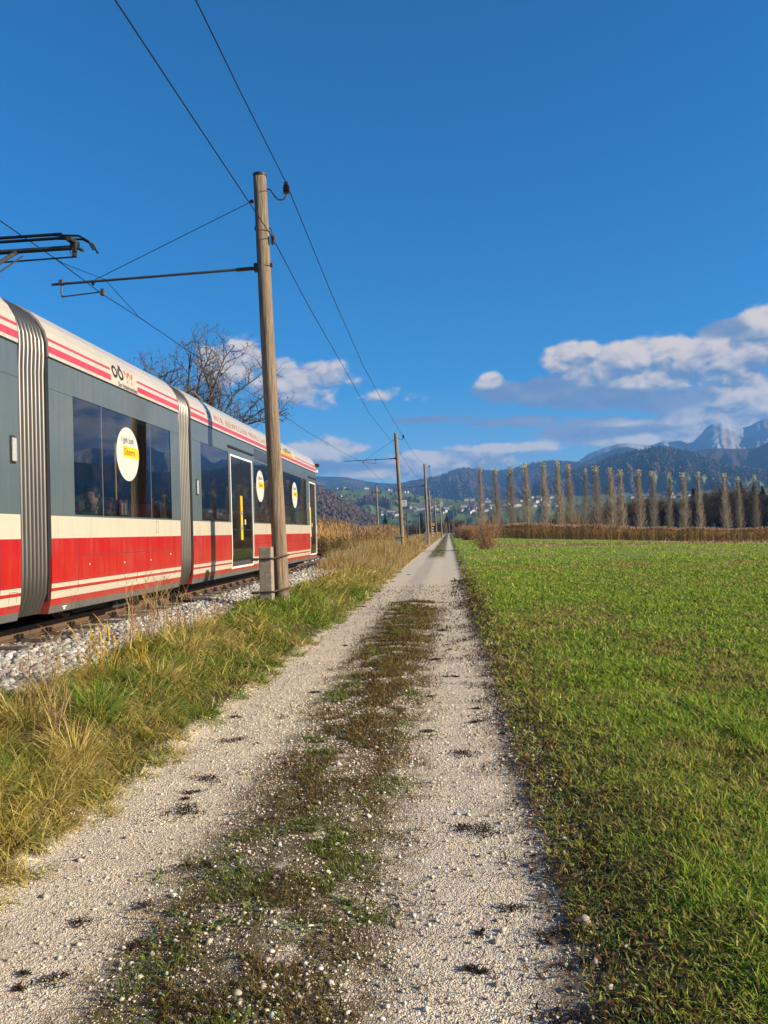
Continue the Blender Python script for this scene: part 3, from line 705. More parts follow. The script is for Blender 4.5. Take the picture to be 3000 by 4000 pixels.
# ------------------------------------------------------------------ tram
def paint(name, c, rough=.3, dirt=.22, coat=.35):
    m, nt, b = new_mat(name)
    pos = geo_pos(nt)
    streak = noise(nt, 3.0, 5, .6, stretch(nt, pos, (1, 5, .35)))
    grime = noise(nt, 1.2, 6, .65, pos)
    f = wmath(nt, 'MULTIPLY', smooth(nt, wmath(nt, 'MULTIPLY', streak, grime), .16, .42), dirt)
    sp_ = N(nt, 'ShaderNodeSeparateXYZ'); nt.links.new(pos, sp_.inputs[0])
    low = wmath(nt, 'MULTIPLY', smooth(nt, sp_.outputs[2], .75, 1.25, 1, 0), smooth(nt, grime, .3, .7, .05, .4))
    f = wmath(nt, 'MAXIMUM', f, low)
    nt.links.new(mixc(nt, f, c, (.20, .16, .12)), b.inputs['Base Color'])
    nt.links.new(wmath(nt, 'MULTIPLY_ADD', grime, .16, rough - .08), b.inputs['Roughness'])
    b.inputs['Coat Weight'].default_value = coat; b.inputs['Coat Roughness'].default_value = .06
    bump(nt, b, noise(nt, 1.4, 2, .5, pos), .05, .02)
    return m
m_cream = paint('cream_paint', (.48, .435, .35)); m_red = paint('red_paint', (.36, .004, .006)); m_grey = paint('slate_grey_paint', (.070, .100, .114), .22)
m_skirt = paint('dark_grey_skirt', (.075, .085, .09), .5, .3, .1); m_pink = paint('crimson_stripe_paint', (.46, .028, .055))
m_black = simple('black_rubber', (.012, .012, .013), .6, 0, .3)
m_seam = simple('panel_gap', (.05, .03, .03), .8)
m_white = simple('white_trim', (.75, .74, .70), .4, 0, .06)
m_yellow = simple('yellow_trim', (.78, .45, .01), .45, 0, .08)
m_orange = simple('orange_print', (.72, .10, .03), .5, 0, .05); m_ink = simple('black_print', (.02, .02, .02), .5, 0, .1); m_brown = simple('dark_brown_print', (.13, .05, .015), .5, 0, .1)
m_pale = simple('pale_pink_print', (.70, .55, .52), .5, 0, .05); m_fade = simple('faded_crimson_print', (.32, .10, .075), .5, 0, .12)
m_sticker = simple('white_sticker', (.46, .46, .43), .45, 0, .04)
m_glass = bpy.data.materials.new('tinted_window_glass'); m_glass.use_nodes = True; nt = m_glass.node_tree
for n_ in list(nt.nodes):
    if n_.type != 'OUTPUT_MATERIAL': nt.nodes.remove(n_)
t_ = nt.nodes.new('ShaderNodeBsdfTransparent'); t_.inputs[0].default_value = (.46, .49, .53, 1)
g_ = nt.nodes.new('ShaderNodeBsdfGlossy'); g_.inputs['Roughness'].default_value = .015; g_.inputs[0].default_value = (.95, .97, 1, 1)
bp = nt.nodes.new('ShaderNodeBump'); bp.inputs['Strength'].default_value = .035; bp.inputs['Distance'].default_value = .02; nt.links.new(noise(nt, 1.1, 2, .5, geo_pos(nt)), bp.inputs['Height']); nt.links.new(bp.outputs[0], g_.inputs['Normal'])
f_ = nt.nodes.new('ShaderNodeLayerWeight'); f_.inputs[0].default_value = .5
ff_ = wmath(nt, 'MULTIPLY_ADD', wmath(nt, 'POWER', f_.outputs['Facing'], 3.2), .85, .09)
x_ = nt.nodes.new('ShaderNodeMixShader'); nt.links.new(ff_, x_.inputs[0]); nt.links.new(t_.outputs[0], x_.inputs[1]); nt.links.new(g_.outputs[0], x_.inputs[2])
nt.links.new(x_.outputs[0], nt.nodes['Material Output'].inputs[0])
m_dglass, nt, b = new_mat('dark_door_glass'); b.inputs['Base Color'].default_value = (.008, .008, .009, 1); b.inputs['Roughness'].default_value = .03; b.inputs['IOR'].default_value = 1.6
nt.links.new(mixc(nt, noise(nt, 2, 3, .5, obj_co(nt)), (.006, .006, .007), (.016, .015, .014)), b.inputs['Base Color'])
m_steel, nt, b = new_mat('bare_bellows_metal')
nt.links.new(mixc(nt, noise(nt, 3, 5, .6, stretch(nt, obj_co(nt), (1, 1, .3))), (.085, .08, .075), (.17, .16, .15)), b.inputs['Base Color']); b.inputs['Metallic'].default_value = .75; b.inputs['Roughness'].default_value = .36
m_int = simple('interior_lining', (.22, .22, .22), .6); m_floor = simple('interior_floor', (.05, .05, .055), .7)
m_seat = simple('crimson_seat_cloth', (.16, .02, .035), .9, 0, .25, 20); m_cushion = simple('beige_seat_shell', (.52, .48, .40), .5)
m_lamp, nt, b = new_mat('clear_lamp_cover'); nt.links.new(mixc(nt, noise(nt, 40, 2, .5, obj_co(nt)), (.22, .24, .23), (.46, .48, .46)), b.inputs['Base Color']); b.inputs['Roughness'].default_value = .12
m_chassis = simple('sooty_chassis', (.03, .026, .023), .8, 0, .4)

TO = (TX, 8.0, RAILZ)
tram = empty('tram', TO, 'red, cream and slate grey articulated tram standing on the rails at the left', 'tram')
_PZ = np.array([.79, .95, 1.15, 1.4, 3.585, 3.60, 3.75, 3.88, 4.0, 4.10, 4.17, 4.205, 4.215])
_PU = np.array([1.245, 1.28, 1.296, 1.30, 1.30, 1.312, 1.308, 1.275, 1.205, 1.11, 1.0, .91, .86])
def pu(z): return float(np.interp(z, _PZ, _PU))
BANDS = [(.79, .871, 3), (.871, .948, 1), (.948, 1.03, 0), (1.03, 1.065, 1), (1.065, 1.113, 0), (1.113, 1.607, 1), (1.607, 1.855, 0), (1.855, 3.585, 2)]
ROOFB = [(3.60, 3.639, 0), (3.639, 3.717, 4), (3.717, 3.771, 0), (3.771, 3.807, 4), (3.807, 4.215, 0)]
PAINTS = [m_cream, m_red, m_grey, m_skirt, m_pink]

def car(y0, y1, openings, stripe_gaps=(), thin_gap=(), nose=False):
    """right and left skin of one car body with openings (ya, yb, za, zb)"""
    mb = MB()
    zs = sorted(set([z for b_ in BANDS for z in b_[:2]] + [.95, 1.15, 1.4, 2.4] + [z for o_ in openings for z in o_[2:]]))
    ys = sorted(set([y0, y1] + [v for o_ in openings for v in o_[:2]]))
    for s in (1, -1):
        for i in range(len(zs) - 1):
            za, zb = zs[i], zs[i + 1]; zc = (za + zb) / 2
            mi = next(b_[2] for b_ in BANDS if b_[0] <= zc <= b_[1])
            for j in range(len(ys) - 1):
                ya, yb = ys[j], ys[j + 1]; yc = (ya + yb) / 2
                if any(o_[0] < yc < o_[1] and o_[2] < zc < o_[3] for o_ in openings): continue
                a, b_ = TX + s * pu(za), TX + s * pu(zb)
                q = [(a, ya, za), (a, yb, za), (b_, yb, zb), (b_, ya, zb)]
                mb.add(q, [(0, 1, 2, 3) if s > 0 else (3, 2, 1, 0)], mi)
        rz = sorted(set([z for b_ in ROOFB for z in b_[:2]] + [z for z in _PZ if z > 3.6]))
        cuts = sorted(set([y0, y1] + [v for g in stripe_gaps for v in g] + [v for g in thin_gap for v in g]))
        for i in range(len(rz) - 1):
            za, zb = rz[i], rz[i + 1]; zc = (za + zb) / 2
            mi = next(b_[2] for b_ in ROOFB if b_[0] <= zc <= b_[1])
            for ya, yb in zip(cuts[:-1], cuts[1:]):
                yc = (ya + yb) / 2; m2 = mi
                if mi == 4 and any(g[0] < yc < g[1] for g in stripe_gaps): m2 = 0
                if mi == 4 and zc > 3.75 and any(g[0] < yc < g[1] for g in thin_gap): m2 = 0
                a, b_ = TX + s * pu(za), TX + s * pu(zb)
                q = [(a, ya, za), (a, yb, za), (b_, yb, zb), (b_, ya, zb)]
                mb.add(q, [(0, 1, 2, 3) if s > 0 else (3, 2, 1, 0)], m2)
    # ends and roof deck
    ring = [(.79, 3), (1.113, 1), (1.855, 0), (3.585, 2), (4.215, 0)]
    def ring_pts(y, k=1.0): return [(TX - pu(z) * k, y, z) for z in _PZ[::-1]][::-1], [(TX + pu(z) * k, y, z) for z in _PZ]
    rz = [z for z in _PZ]
    def close(y, k, flip):
        for i in range(len(rz) - 1):
            za, zb = rz[i], rz[i + 1]; zc = (za + zb) / 2
            mi = 3 if zc < .87 else 1 if zc < 1.6 else 2 if zc < 3.59 else 0
            q = [(TX - pu(za) * k, y, za), (TX + pu(za) * k, y, za), (TX + pu(zb) * k, y, zb), (TX - pu(zb) * k, y, zb)]
            mb.add(q, [(0, 1, 2, 3) if not flip else (3, 2, 1, 0)], mi)
    close(y0, 1.0, False)
    if not nose: close(y1, 1.0, True)
    else:
        steps = [(y1, 1.0), (y1 + .12, .985), (y1 + .3, .93), (y1 + .5, .80), (y1 + .62, .6), (y1 + .66, .3)]
        for (ya, ka), (yb, kb) in zip(steps[:-1], steps[1:]):
            for s in (1, -1):
                for i in range(len(rz) - 1):
                    za, zb = rz[i], rz[i + 1]; zc = (za + zb) / 2
                    mi = 3 if zc < .87 else 1 if zc < 1.55 else 2 if zc < 3.59 else 0
                    q = [(TX + s * pu(za) * ka, ya, za), (TX + s * pu(za) * kb, yb, za), (TX + s * pu(zb) * kb, yb, zb), (TX + s * pu(zb) * ka, ya, zb)]
                    mb.add(q, [(0, 1, 2, 3) if s > 0 else (3, 2, 1, 0)], mi)
        close(y1 + .66, .3, True)
    mb.add([(TX - .86, y0, 4.10), (TX + .86, y0, 4.10), (TX + .86, y1, 4.10), (TX - .86, y1, 4.10)], [(0, 1, 2, 3)], 2)
    for s in (1, -1): mb.add([(TX + s * .86, y0, 4.10), (TX + s * .86, y1, 4.10), (TX + s * .86, y1, 4.215), (TX + s * .86, y0, 4.215)], [(3, 2, 1, 0) if s > 0 else (0, 1, 2, 3)], 0)
    mb.add([(TX - 1.245, y0, .785), (TX + 1.245, y0, .785), (TX + 1.245, y1, .785), (TX - 1.245, y1, .785)], [(3, 2, 1, 0)], 3)
    mb.build('car_body', PAINTS, tram, TO)
    g = MB().box(TX + 1.296, TX + 1.309, y0, y1, 3.584, 3.600); g.build('rain_gutter', m_black, tram, TO)

WZ0, WZ1 = 1.876, 3.256
car(-2.0, 7.42, [(-1, .6, WZ0, WZ1), (2.2, 7.02, WZ0, WZ1)])
car(8.02, 12.07, [(8.56, 11.69, WZ0, WZ1)], stripe_gaps=[(9.58, 10.44)])
car(12.68, 25.0, [(13.17, 14.86, WZ0, WZ1), (15.0, 16.72, .93, 3.23), (16.86, 23.2, WZ0, WZ1), (23.72, 24.84, .93, 3.23)], thin_gap=[(13.5, 21.6)], nose=True)

def window(y0, y1, splits):
    w = MB().box(TX + 1.262, TX + 1.27, y0 - .02, y1 + .02, WZ0 - .02, WZ0 + .03).box(TX + 1.262, TX + 1.27, y0 - .02, y1 + .02, WZ1 - .05, WZ1 + .02)
    for yv in (y0, y1): w.box(TX + 1.2615, TX + 1.2695, yv - .03, yv + .03, WZ0, WZ1)
    for yv in splits: w.box(TX + 1.2615, TX + 1.2695, yv - .035, yv + .035, WZ0, WZ1)
    o = w.build('window', m_black, tram, TO)
    ed = [y0] + list(splits) + [y1]
    for a, b_ in zip(ed[:-1], ed[1:]):
        x = TX + 1.2945; ya, yb = a + .007, b_ - .007
        p = MB().add([(x, ya, WZ0 + .004), (x, yb, WZ0 + .004), (x, yb, WZ1 - .004), (x, ya, WZ1 - .004)], [(0, 1, 2, 3)])
        po = p.build('pane', m_glass, o, TO)
    k = MB()
    for yv in splits: k.box(TX + 1.284, TX + 1.2905, yv - .007, yv + .007, WZ0, WZ1)
    if splits: k.build('glazing_seal', m_int, o, TO)
    # far side of the car: opaque dark glass strip, made to block light
    return o
window(2.2, 7.02, [3.8, 5.4]); window(-1, .6, [])
window(8.56, 11.69, [9.317, 10.90]); window(13.17, 14.86, []); window(16.86, 23.2, [18.5, 20.1, 21.9])
fs = MB()
for a, b_ in ((2.2, 7.02), (8.56, 11.69), (13.17, 14.86), (15.0, 16.72), (16.86, 23.2), (23.72, 24.84), (-1, .6)):
    fs.box(TX - 1.292, TX - 1.285, a, b_, WZ0 if b_ not in (16.72, 24.84) else .93, WZ1)
fs.build('opaque_far_glazing', m_dglass, tram, TO)  # far windows made opaque to keep light from behind out of the car

def door(y0, y1, leaves=2):
    zb, zt = .93, 3.23
    fr = MB()
    e = [(y0, y0 + .032), (y1 - .032, y1)]
    zz = np.linspace(zb, zt, 9)
    for a, b_ in e:
        for za, zb2 in zip(zz[:-1], zz[1:]):
            ua, ub = TX + pu(za), TX + pu(zb2)
            fr.add([(ua - .03, a, za), (ua + .004, a, za), (ua + .004, b_, za), (ua - .03, b_, za), (ub - .03, a, zb2), (ub + .004, a, zb2), (ub + .004, b_, zb2), (ub - .03, b_, zb2)],
                   [(0, 1, 5, 4), (1, 2, 6, 5), (2, 3, 7, 6), (3, 0, 4, 7)])
    fr.box(TX + 1.27, TX + 1.304, y0 + .032, y1 - .032, zt - .036, zt); ub = pu(.98)
    fr.add([(TX + pu(.93) + .003, y0 + .032, .93), (TX + pu(.93) + .003, y1 - .032, .93), (TX + ub + .003, y1 - .032, .97), (TX + ub + .003, y0 + .032, .97)], [(0, 1, 2, 3)])
    d = fr.build('door', m_white, tram, TO)
    w_ = (y1 - y0 - .064) / leaves
    for k in range(leaves):
        a = y0 + .032 + k * w_ + .006; b_ = y0 + .032 + (k + 1) * w_ - .006
        lf = MB(); zz2 = np.linspace(.97, zt - .036, 9)
        for za, zb2 in zip(zz2[:-1], zz2[1:]):
            ua, ub = TX + pu(za) - .010, TX + pu(zb2) - .010
            lf.add([(ua, a, za), (ua, b_, za), (ub, b_, zb2), (ub, a, zb2)], [(0, 1, 2, 3)])
        lf.build('door_leaf', m_dglass, d, TO)
    yc = (y0 + y1) / 2 if leaves == 2 else y0 + .2
    MB().box(TX + 1.288, TX + 1.302, yc - .15, yc - .02, 1.50, 2.42).build('grab_strip', m_yellow, d, TO)
    bt = MB(); bt.lathe((TX + 1.302, yc - .085, 2.06), [(.05, 0), (.045, .012)], 14, 0, 'x'); bt.build('door_button', m_int, d, TO)
    bt = MB(); bt.lathe((TX + 1.302, yc - .085, 1.76), [(.05, 0), (.045, .012)], 14, 0, 'x'); bt.build('door_button', m_int, d, TO)
    MB().box(TX + 1.2885, TX + 1.2905, yc + .17, yc + .27, 1.82, 1.93).build('door_sticker', m_sticker, d, TO)
    MB().box(TX + 1.2885, TX + 1.291, y0 + .05, y1 - .05, 1.70, 1.716).build('waist_rail', m_black, d, TO)
door(15.0, 16.72); door(23.72, 24.84, 1)
MB().box(TX + 1.302, TX + 1.325, 14.86, 16.82, 3.352, 3.392).build('door_header_bar', m_black, tram, TO)
MB().box(TX + 1.302, TX + 1.325, 23.6, 24.95, 3.352, 3.392).build('door_header_bar', m_black, tram, TO)
MB().box(TX + 1.2985, TX + 1.303, 16.95, 18.9, 3.30, 3.54).build('destination_display', m_dglass, tram, TO)

# gangway bellows: bare metal corrugation wrapped over the roof
def gangway(y0, y1, ribs=7):
    zz = list(np.linspace(.80, 3.6, 14)) + [3.75, 3.88, 4.0, 4.08, 4.14, 4.17]
    path = [(1, z, pu(z) - .045 - (.05 if z < 1.0 else 0)) for z in zz]; path += [(1, 4.18, .6), (1, 4.18, .0)]
    path += [(-1, p[1], p[2]) for p in path[-2::-1]]
    nn = ribs * 10; ys = np.linspace(y0 + .02, y1 - .045, nn + 1)
    d = .075 * (np.abs(np.cos(np.linspace(0, ribs * np.pi, nn + 1))) ** .55 - .75)
    V = []; F = []
    for (s, z, u) in path:
        for j in range(nn + 1):
            top = 1 if u < .62 else 0
            V.append((TX + s * (u + (0 if top else d[j])), ys[j], z + (d[j] if top else 0)))
    k = nn + 1
    for i in range(len(path) - 1):
        for j in range(nn): F.append((i * k + j, i * k + j + 1, (i + 1) * k + j + 1, (i + 1) * k + j))
    MB().add(V, F).build('gangway_bellows', m_steel, tram, TO, smooth_=True)
    g = MB()                                                # dark folds closing the ends
    for yv in (y0 - .006, y1 - .036):
        ring = [(TX + pu(z) - .02, z) for z in _PZ[:-1] if z > .8] + [(TX - pu(z) + .02, z) for z in _PZ[-2::-1] if z > .8]
        k_ = len(ring); g.add([(x, yv, z - .01) for x, z in ring] + [(x, yv + .042, z - .01) for x, z in ring], [tuple(range(k_)), tuple(range(2 * k_ - 1, k_ - 1, -1))] + [(i_, (i_ + 1) % k_, k_ + (i_ + 1) % k_, k_ + i_) for i_ in range(k_)])
    g.build('gangway_frame', m_black, tram, TO)
gangway(7.42, 8.02); gangway(12.07, 12.68)

# interior
it = MB()
for (a, b_) in ((-1.9, 7.38), (8.06, 12.03), (12.72, 24.9)):
    it.box(TX - 1.2, TX + 1.2, a, b_, .98, 1.0, 1); it.box(TX - 1.2, TX + 1.2, a, b_, 3.36, 3.38, 0)
    it.box(TX - 1.26, TX - 1.25, a, b_, 1.0, 3.36, 0)
    it.box(TX + 1.20, TX + 1.21, a, b_, 1.0, 1.84, 0) if b_ < 12.1 else None
it.build('interior_shell', [m_int, m_floor], tram, TO)
lt = MB()
for (a, b_) in ((8.3, 9.2), (9.6, 10.5), (10.9, 11.8), (13.2, 14.2), (17.2, 18.4), (19.0, 20.2), (21, 22)): lt.box(TX + .45, TX + .58, a, b_, 3.335, 3.357)
lt.build('ceiling_panel', m_white, tram, TO)
def seat(yc, u, facing):
    s = MB(); w = .22
    pts = [(-.02, .46), (.0, .50), (.03, .95), (.06, 1.12), (.10, 1.12), (.11, .95), (.09, .46)]
    V = []; F = []
    for sx in (-w, w):
        for (dy, z) in pts: V.append((TX + u + sx, yc - facing * dy, 1.0 + z))
    k = len(pts); F += [tuple(range(k)), tuple(range(2 * k - 1, k - 1, -1))]
    for i in range(k): F.append((i, (i + 1) % k, k + (i + 1) % k, k + i))
    s.add(V, F); ya, yb = sorted((yc, yc + facing * .44)); s.box(TX + u - w, TX + u + w, ya, yb, 1.40, 1.48); s.box(TX + u - .05, TX + u + .05, ya + .1, yb - .1, 1.0, 1.40)
    o = s.build('seat', m_seat, tram, TO, bevel=.015)
    h = MB().box(TX + u - w - .01, TX + u + w + .01, yc - facing * .115 - .012, yc - facing * .115 + .012, 1.75, 2.08)
    h.build('seat_shell', m_cushion, o, TO, bevel=.01)
for yc, fc in ((8.75, 1), (10.10, -1), (10.45, 1), (11.60, -1), (13.5, 1), (14.5, -1), (17.3, 1), (18.6, -1), (19.3, 1), (20.6, -1), (21.5, 1), (5.9, 1), (6.7, -1), (4.6, 1)):
    for u in (.92, .42): seat(yc, u, fc)
for yc in (9.35, 10.98, 14.3, 18.2, 21.2, 6.2):
    MB().tube([(TX + .72, yc, 1.0), (TX + .72, yc, 3.35)], .017, 8).build('grab_pole', m_yellow, tram, TO, smooth_=True)

# lettering, wrapped on the skin
def text_mesh(s, size=1.0, spacing=1.0, bold=0.0):
    cu = bpy.data.curves.new('t', 'FONT'); cu.body = s; cu.size = size; cu.space_character = spacing; cu.offset = bold; cu.resolution_u = 3
    o = bpy.data.objects.new('t', cu); COL.objects.link(o); dg = bpy.context.evaluated_depsgraph_get()
    me = bpy.data.meshes.new_from_object(o.evaluated_get(dg)); bpy.data.objects.remove(o)
    V = np.array([v.co[:] for v in me.vertices]); F = [tuple(p.vertices) for p in me.polygons]
    bpy.data.meshes.remove(me); return V, F
def letter(name, s, y0, y1, z0, z1, mat, parent, spacing=1.0, bold=0.0, lift=.0035, flat_x=None, cap=None):
    V, F = text_mesh(s, 1.0, spacing, bold)
    lo, hi = V.min(0), V.max(0)
    if cap is not None: lo[1], hi[1] = cap
    Y_ = y0 + (V[:, 0] - lo[0]) / (hi[0] - lo[0]) * (y1 - y0); Z_ = z0 + (V[:, 1] - lo[1]) / (hi[1] - lo[1]) * (z1 - z0)
    X_ = np.array([TX + pu(z) + lift if flat_x is None else flat_x for z in Z_])
    me = mesh_np(name, np.stack([X_, Y_, Z_], 1) - np.array(TO), faces=F, mats=[mat])
    return obj(name, me, parent)
letter('logo_letters', 'OÖ', 9.63, 9.985, 3.70, 3.905, m_ink, tram, 1.15, .04)
letter('logo_letters', 'VV', 10.02, 10.33, 3.70, 3.862, m_orange, tram, 1.0, .05)
letter('logo_lettering', 'Der Verkehrsverbund', 9.80, 10.42, 3.606, 3.672, m_ink, tram)
letter('slogan_lettering', '»', 13.56, 13.80, 3.745, 3.87, m_fade, tram)
letter('slogan_lettering', 'WIR BEWEGEN MENSCHEN', 13.98, 18.35, 3.752, 3.872, m_fade, tram, 1.25)
letter('operator_lettering', 'stern hafferl', 18.9, 21.25, 3.80, 3.945, m_ink, tram)
yb_ = MB()
for i_ in range(4):
    za, zb2 = 3.715 + i_ * .021, 3.715 + (i_ + 1) * .021
    yb_.add([(TX + pu(za) + .0025, 19.75, za), (TX + pu(za) + .0025, 21.4, za), (TX + pu(zb2) + .0025, 21.4, zb2), (TX + pu(zb2) + .0025, 19.75, zb2)], [(0, 1, 2, 3)])
yo = yb_.build('operator_band', m_yellow, tram, TO)
letter('operator_lettering', 'VERKEHR', 19.85, 21.3, 3.728, 3.785, m_brown, yo, 1.1, 0, .005)
def window_sticker(yc, zc):
    R_ = .365; x = TX + 1.2965
    V = [(x, yc, zc)] + [(x, yc + R_ * math.cos(a), zc + R_ * math.sin(a)) for a in np.linspace(0, 2 * np.pi, 49)[:-1]]
    V2 = [(v[0] - .001, v[1], v[2]) for v in V]
    st = MB().add(V, [(0, 1 + i_, 1 + (i_ + 1) % 48) for i_ in range(48)]).build('sticker', m_sticker, tram, TO)
    zt, zl = zc + .105, zc - .045
    arc = [zl + (zt - zl) * k / 8 for k in range(9)]
    pts = [(x + .002, yc - .15, zl)] + [(x + .002, yc + math.sqrt(R_ ** 2 - (q - zc) ** 2) - .001, q) for q in arc] + [(x + .002, yc - .15, zt)]
    bnd = MB().add(pts, [tuple(range(len(pts)))]).build('sticker_band', m_yellow, st, TO)
    letter('sticker_lettering', 'Stern', yc - .12, yc + .22, zl + .03, zt - .025, m_brown, st, 1, .01, flat_x=x + .004)
    letter('sticker_lettering', 'I geh zum', yc - .19, yc + .19, zc + .125, zc + .235, m_ink, st, 1, 0, flat_x=x + .002)
    c = MB()
    for (a, b_) in (((-.16, -.09), (-.05, -.19)), ((-.05, -.19), (-.13, -.29))):
        c.add([(x + .002, yc + a[0], zc + a[1]), (x + .002, yc + a[0] + .05, zc + a[1]), (x + .002, yc + b_[0] + .05, zc + b_[1]), (x + .002, yc + b_[0], zc + b_[1])], [(0, 1, 2, 3)])
    c.build('sticker_chevron', m_pale, st, TO)
window_sticker(10.09, 2.73); window_sticker(17.45, 2.72); window_sticker(21.45, 2.70)

# lamps, hatches, panel gaps
def side_lamp(yc, zc):
    l = MB().box(TX + 1.30, TX + 1.306, yc - .05, yc + .05, zc - .14, zc + .14).build('side_lamp', m_black, tram, TO, bevel=.004)
    MB().box(TX + 1.306, TX + 1.330, yc - .038, yc + .038, zc - .12, zc + .12).build('lamp_cover', m_lamp, l, TO, bevel=.012)
side_lamp(7.30, 2.50); side_lamp(12.92, 2.44); side_lamp(23.52, 2.45)
def seam(name, y0, y1, z0, z1, mat=m_seam):
    """a thin gap line following the skin"""
    s = MB(); zz = np.linspace(z0, z1, max(2, int((z1 - z0) / .12) + 2))
    for za, zb2 in zip(zz[:-1], zz[1:]):
        s.add([(TX + pu(za) + .0015, y0, za), (TX + pu(za) + .0015, y1, za), (TX + pu(zb2) + .0015, y1, zb2), (TX + pu(zb2) + .0015, y0, zb2)], [(0, 1, 2, 3)])
    s.build(name, mat, tram, TO)
for yv in (8.62, 11.78, 17.0, 22.9, 7.05, 13.0, 14.92): seam('panel_joint', yv, yv + .007, .80, 1.607)
for a, b_ in ((8.63, 11.78), (17.0, 22.9), (2.0, 7.05)): seam('panel_joint', a, b_, 1.395, 1.402)
for a, b_ in ((8.02, 8.56), (11.69, 12.07), (12.68, 13.17), (7.02, 7.42)): seam('panel_joint', a, b_, 3.244, 3.25)
for yv in (14.55, 16.25, 18.4, 23.0): seam('panel_joint', yv, yv + .006, 3.60, 4.18)
def hatch(yc, zc, w, h):
    t = .005
    for (a, b_, c, d) in ((-w, w, -h, -h + t), (-w, w, h - t, h), (-w, -w + t, -h, h), (w - t, w, -h, h)): seam('hatch_outline', yc + a, yc + b_, zc + c, zc + d)
hatch(11.07, 1.745, .045, .085); hatch(17.9, 1.74, .045, .08); hatch(22.3, 1.74, .05, .08); hatch(7.28, 1.0, .07, .08)
sc = MB()
for yv, zv in ((8.9, 1.29), (9.9, 1.27), (10.8, 1.27), (11.6, 1.33)): sc.lathe((TX + pu(zv), yv, zv), [(.014, 0), (.012, .004)], 10, 0, 'x')
sc.build('screw_cap', m_cushion, tram, TO)
jk = MB().box(TX + pu(.83) - .002, TX + pu(.83) + .004, 8.30, 8.40, .838, .852).box(TX + pu(.82) - .002, TX + pu(.82) + .004, 8.335, 8.365, .808, .836); jk.build('jacking_mark', m_white, tram, TO)
# running gear
for yc in (9.75, 11.55, 5.2, 6.9, 19.0, 20.8):
    for sx in (-.5, .5):
        w = MB(); w.lathe((TX + sx - .05, yc, RAILZ + .29), [(.10, -.01), (.27, 0), (.32, .0), (.32, .025), (.29, .03), (.285, .105), (.25, .115), (.20, .09), (.06, .10)], 24, 0, 'x')
        w.build('wheel', m_rust, tram, TO, smooth_=False)
for yc in (10.65, 6.05, 19.9):
    f = MB().box(TX - .85, TX + .85, yc - 1.25, yc + 1.25, .68, .79)
    for s in (-1, 1): f.box(TX + s * .78 - .06, TX + s * .78 + .06, yc - 1.3, yc + 1.3, .66, .84).box(TX + s * .80 - .1, TX + s * .8 + .1, yc - .25, yc + .25, .62, .80)
    f.build('bogie_frame', m_chassis, tram, TO, bevel=.01)
for a, b_ in ((13.3, 18.2), (21.9, 24.6)): MB().box(TX - .9, TX + .9, a, b_, .66, .78).build('underfloor_box', m_chassis, tram, TO, bevel=.01)
# roof gear and pantograph
ri = MB(); ri.tube([(TX + .35, 14.9, 4.1), (TX + .35, 14.9, 4.42)], .018, 8); ri.lathe((TX + .35, 14.9, 4.40), [(.05, 0), (.075, .02), (.05, .04), (.075, .06), (.05, .08), (.075, .1), (.03, .13)], 12)
ri.build('roof_insulator', simple('brown_insulator', (.12, .03, .02), .35), tram, TO)
e = MB().box(TX + 1.10, TX + 1.36, 25.02, 25.20, 3.80, 3.90); e.lathe((TX + 1.32, 25.1, 3.85), [(.05, 0), (.055, .08), (.03, .1)], 10, 0, 'x'); e.build('rear_camera', m_black, tram, TO, bevel=.008)
MB().box(TX + 1.2, TX + 1.36, 25.02, 25.12, 3.60, 3.70).build('end_lamp', m_white, tram, TO, bevel=.01)
m_pan = simple('sooty_pantograph_tube', (.06, .06, .05), .5, .4, .3)
PY = 10.75; PX = TX - .62
p = MB()
for dy in (-.07, .07):
    p.tube([(PX - 1.22, PY + dy, 5.80), (PX - 1.15, PY + dy, 5.93), (PX - 1.0, PY + dy, 6.02), (PX - .6, PY + dy, 6.055), (PX + .6, PY + dy, 6.055), (PX + 1.0, PY + dy, 6.02), (PX + 1.15, PY + dy, 5.93), (PX + 1.22, PY + dy, 5.80)], .017, 8)
    p.box(PX - .75, PX + .75, PY + dy - .02, PY + dy + .02, 6.055, 6.078)
p.build('pantograph_head', m_black, tram, TO)
p = MB(); p.tube([(PX - .9, PY, 5.88), (PX + .9, PY, 5.88)], .036, 10); p.tube([(PX - .85, PY + .05, 5.74), (PX + .88, PY + .05, 5.76)], .013, 8)
for s in (-1, 1):
    p.box(PX + s * .88 - .04, PX + s * .88 + .04, PY - .13, PY + .13, 5.94, 6.0); p.box(PX + s * .90 - .02, PX + s * .90 + .02, PY - .04, PY + .04, 5.74, 5.95)
    p.tube([(PX + s * .88, PY, 5.90), (PX + s * .96, PY - .06, 5.78), (PX + s * .90, PY - .1, 5.74), (PX + s * .85, PY - .04, 5.82)], .008, 6)
    p.tube([(PX + s * .8, PY + .1, 5.97), (PX + s * 1.02, PY + .02, 5.83)], .024, 8)
p.build('pantograph_crossbar', m_pan, tram, TO)
p = MB(); p.tube([(PX, PY, 5.86), (PX, PY - 1.15, 5.05), (PX, PY - .1, 4.35)], .035, 8); p.tube([(PX + .1, PY, 5.8), (PX + .12, PY - 1.1, 5.0)], .014, 6); p.box(PX - .5, PX + .5, PY - .9, PY + .3, 4.2, 4.3)
p.build('pantograph_arm', m_pan, tram, TO)
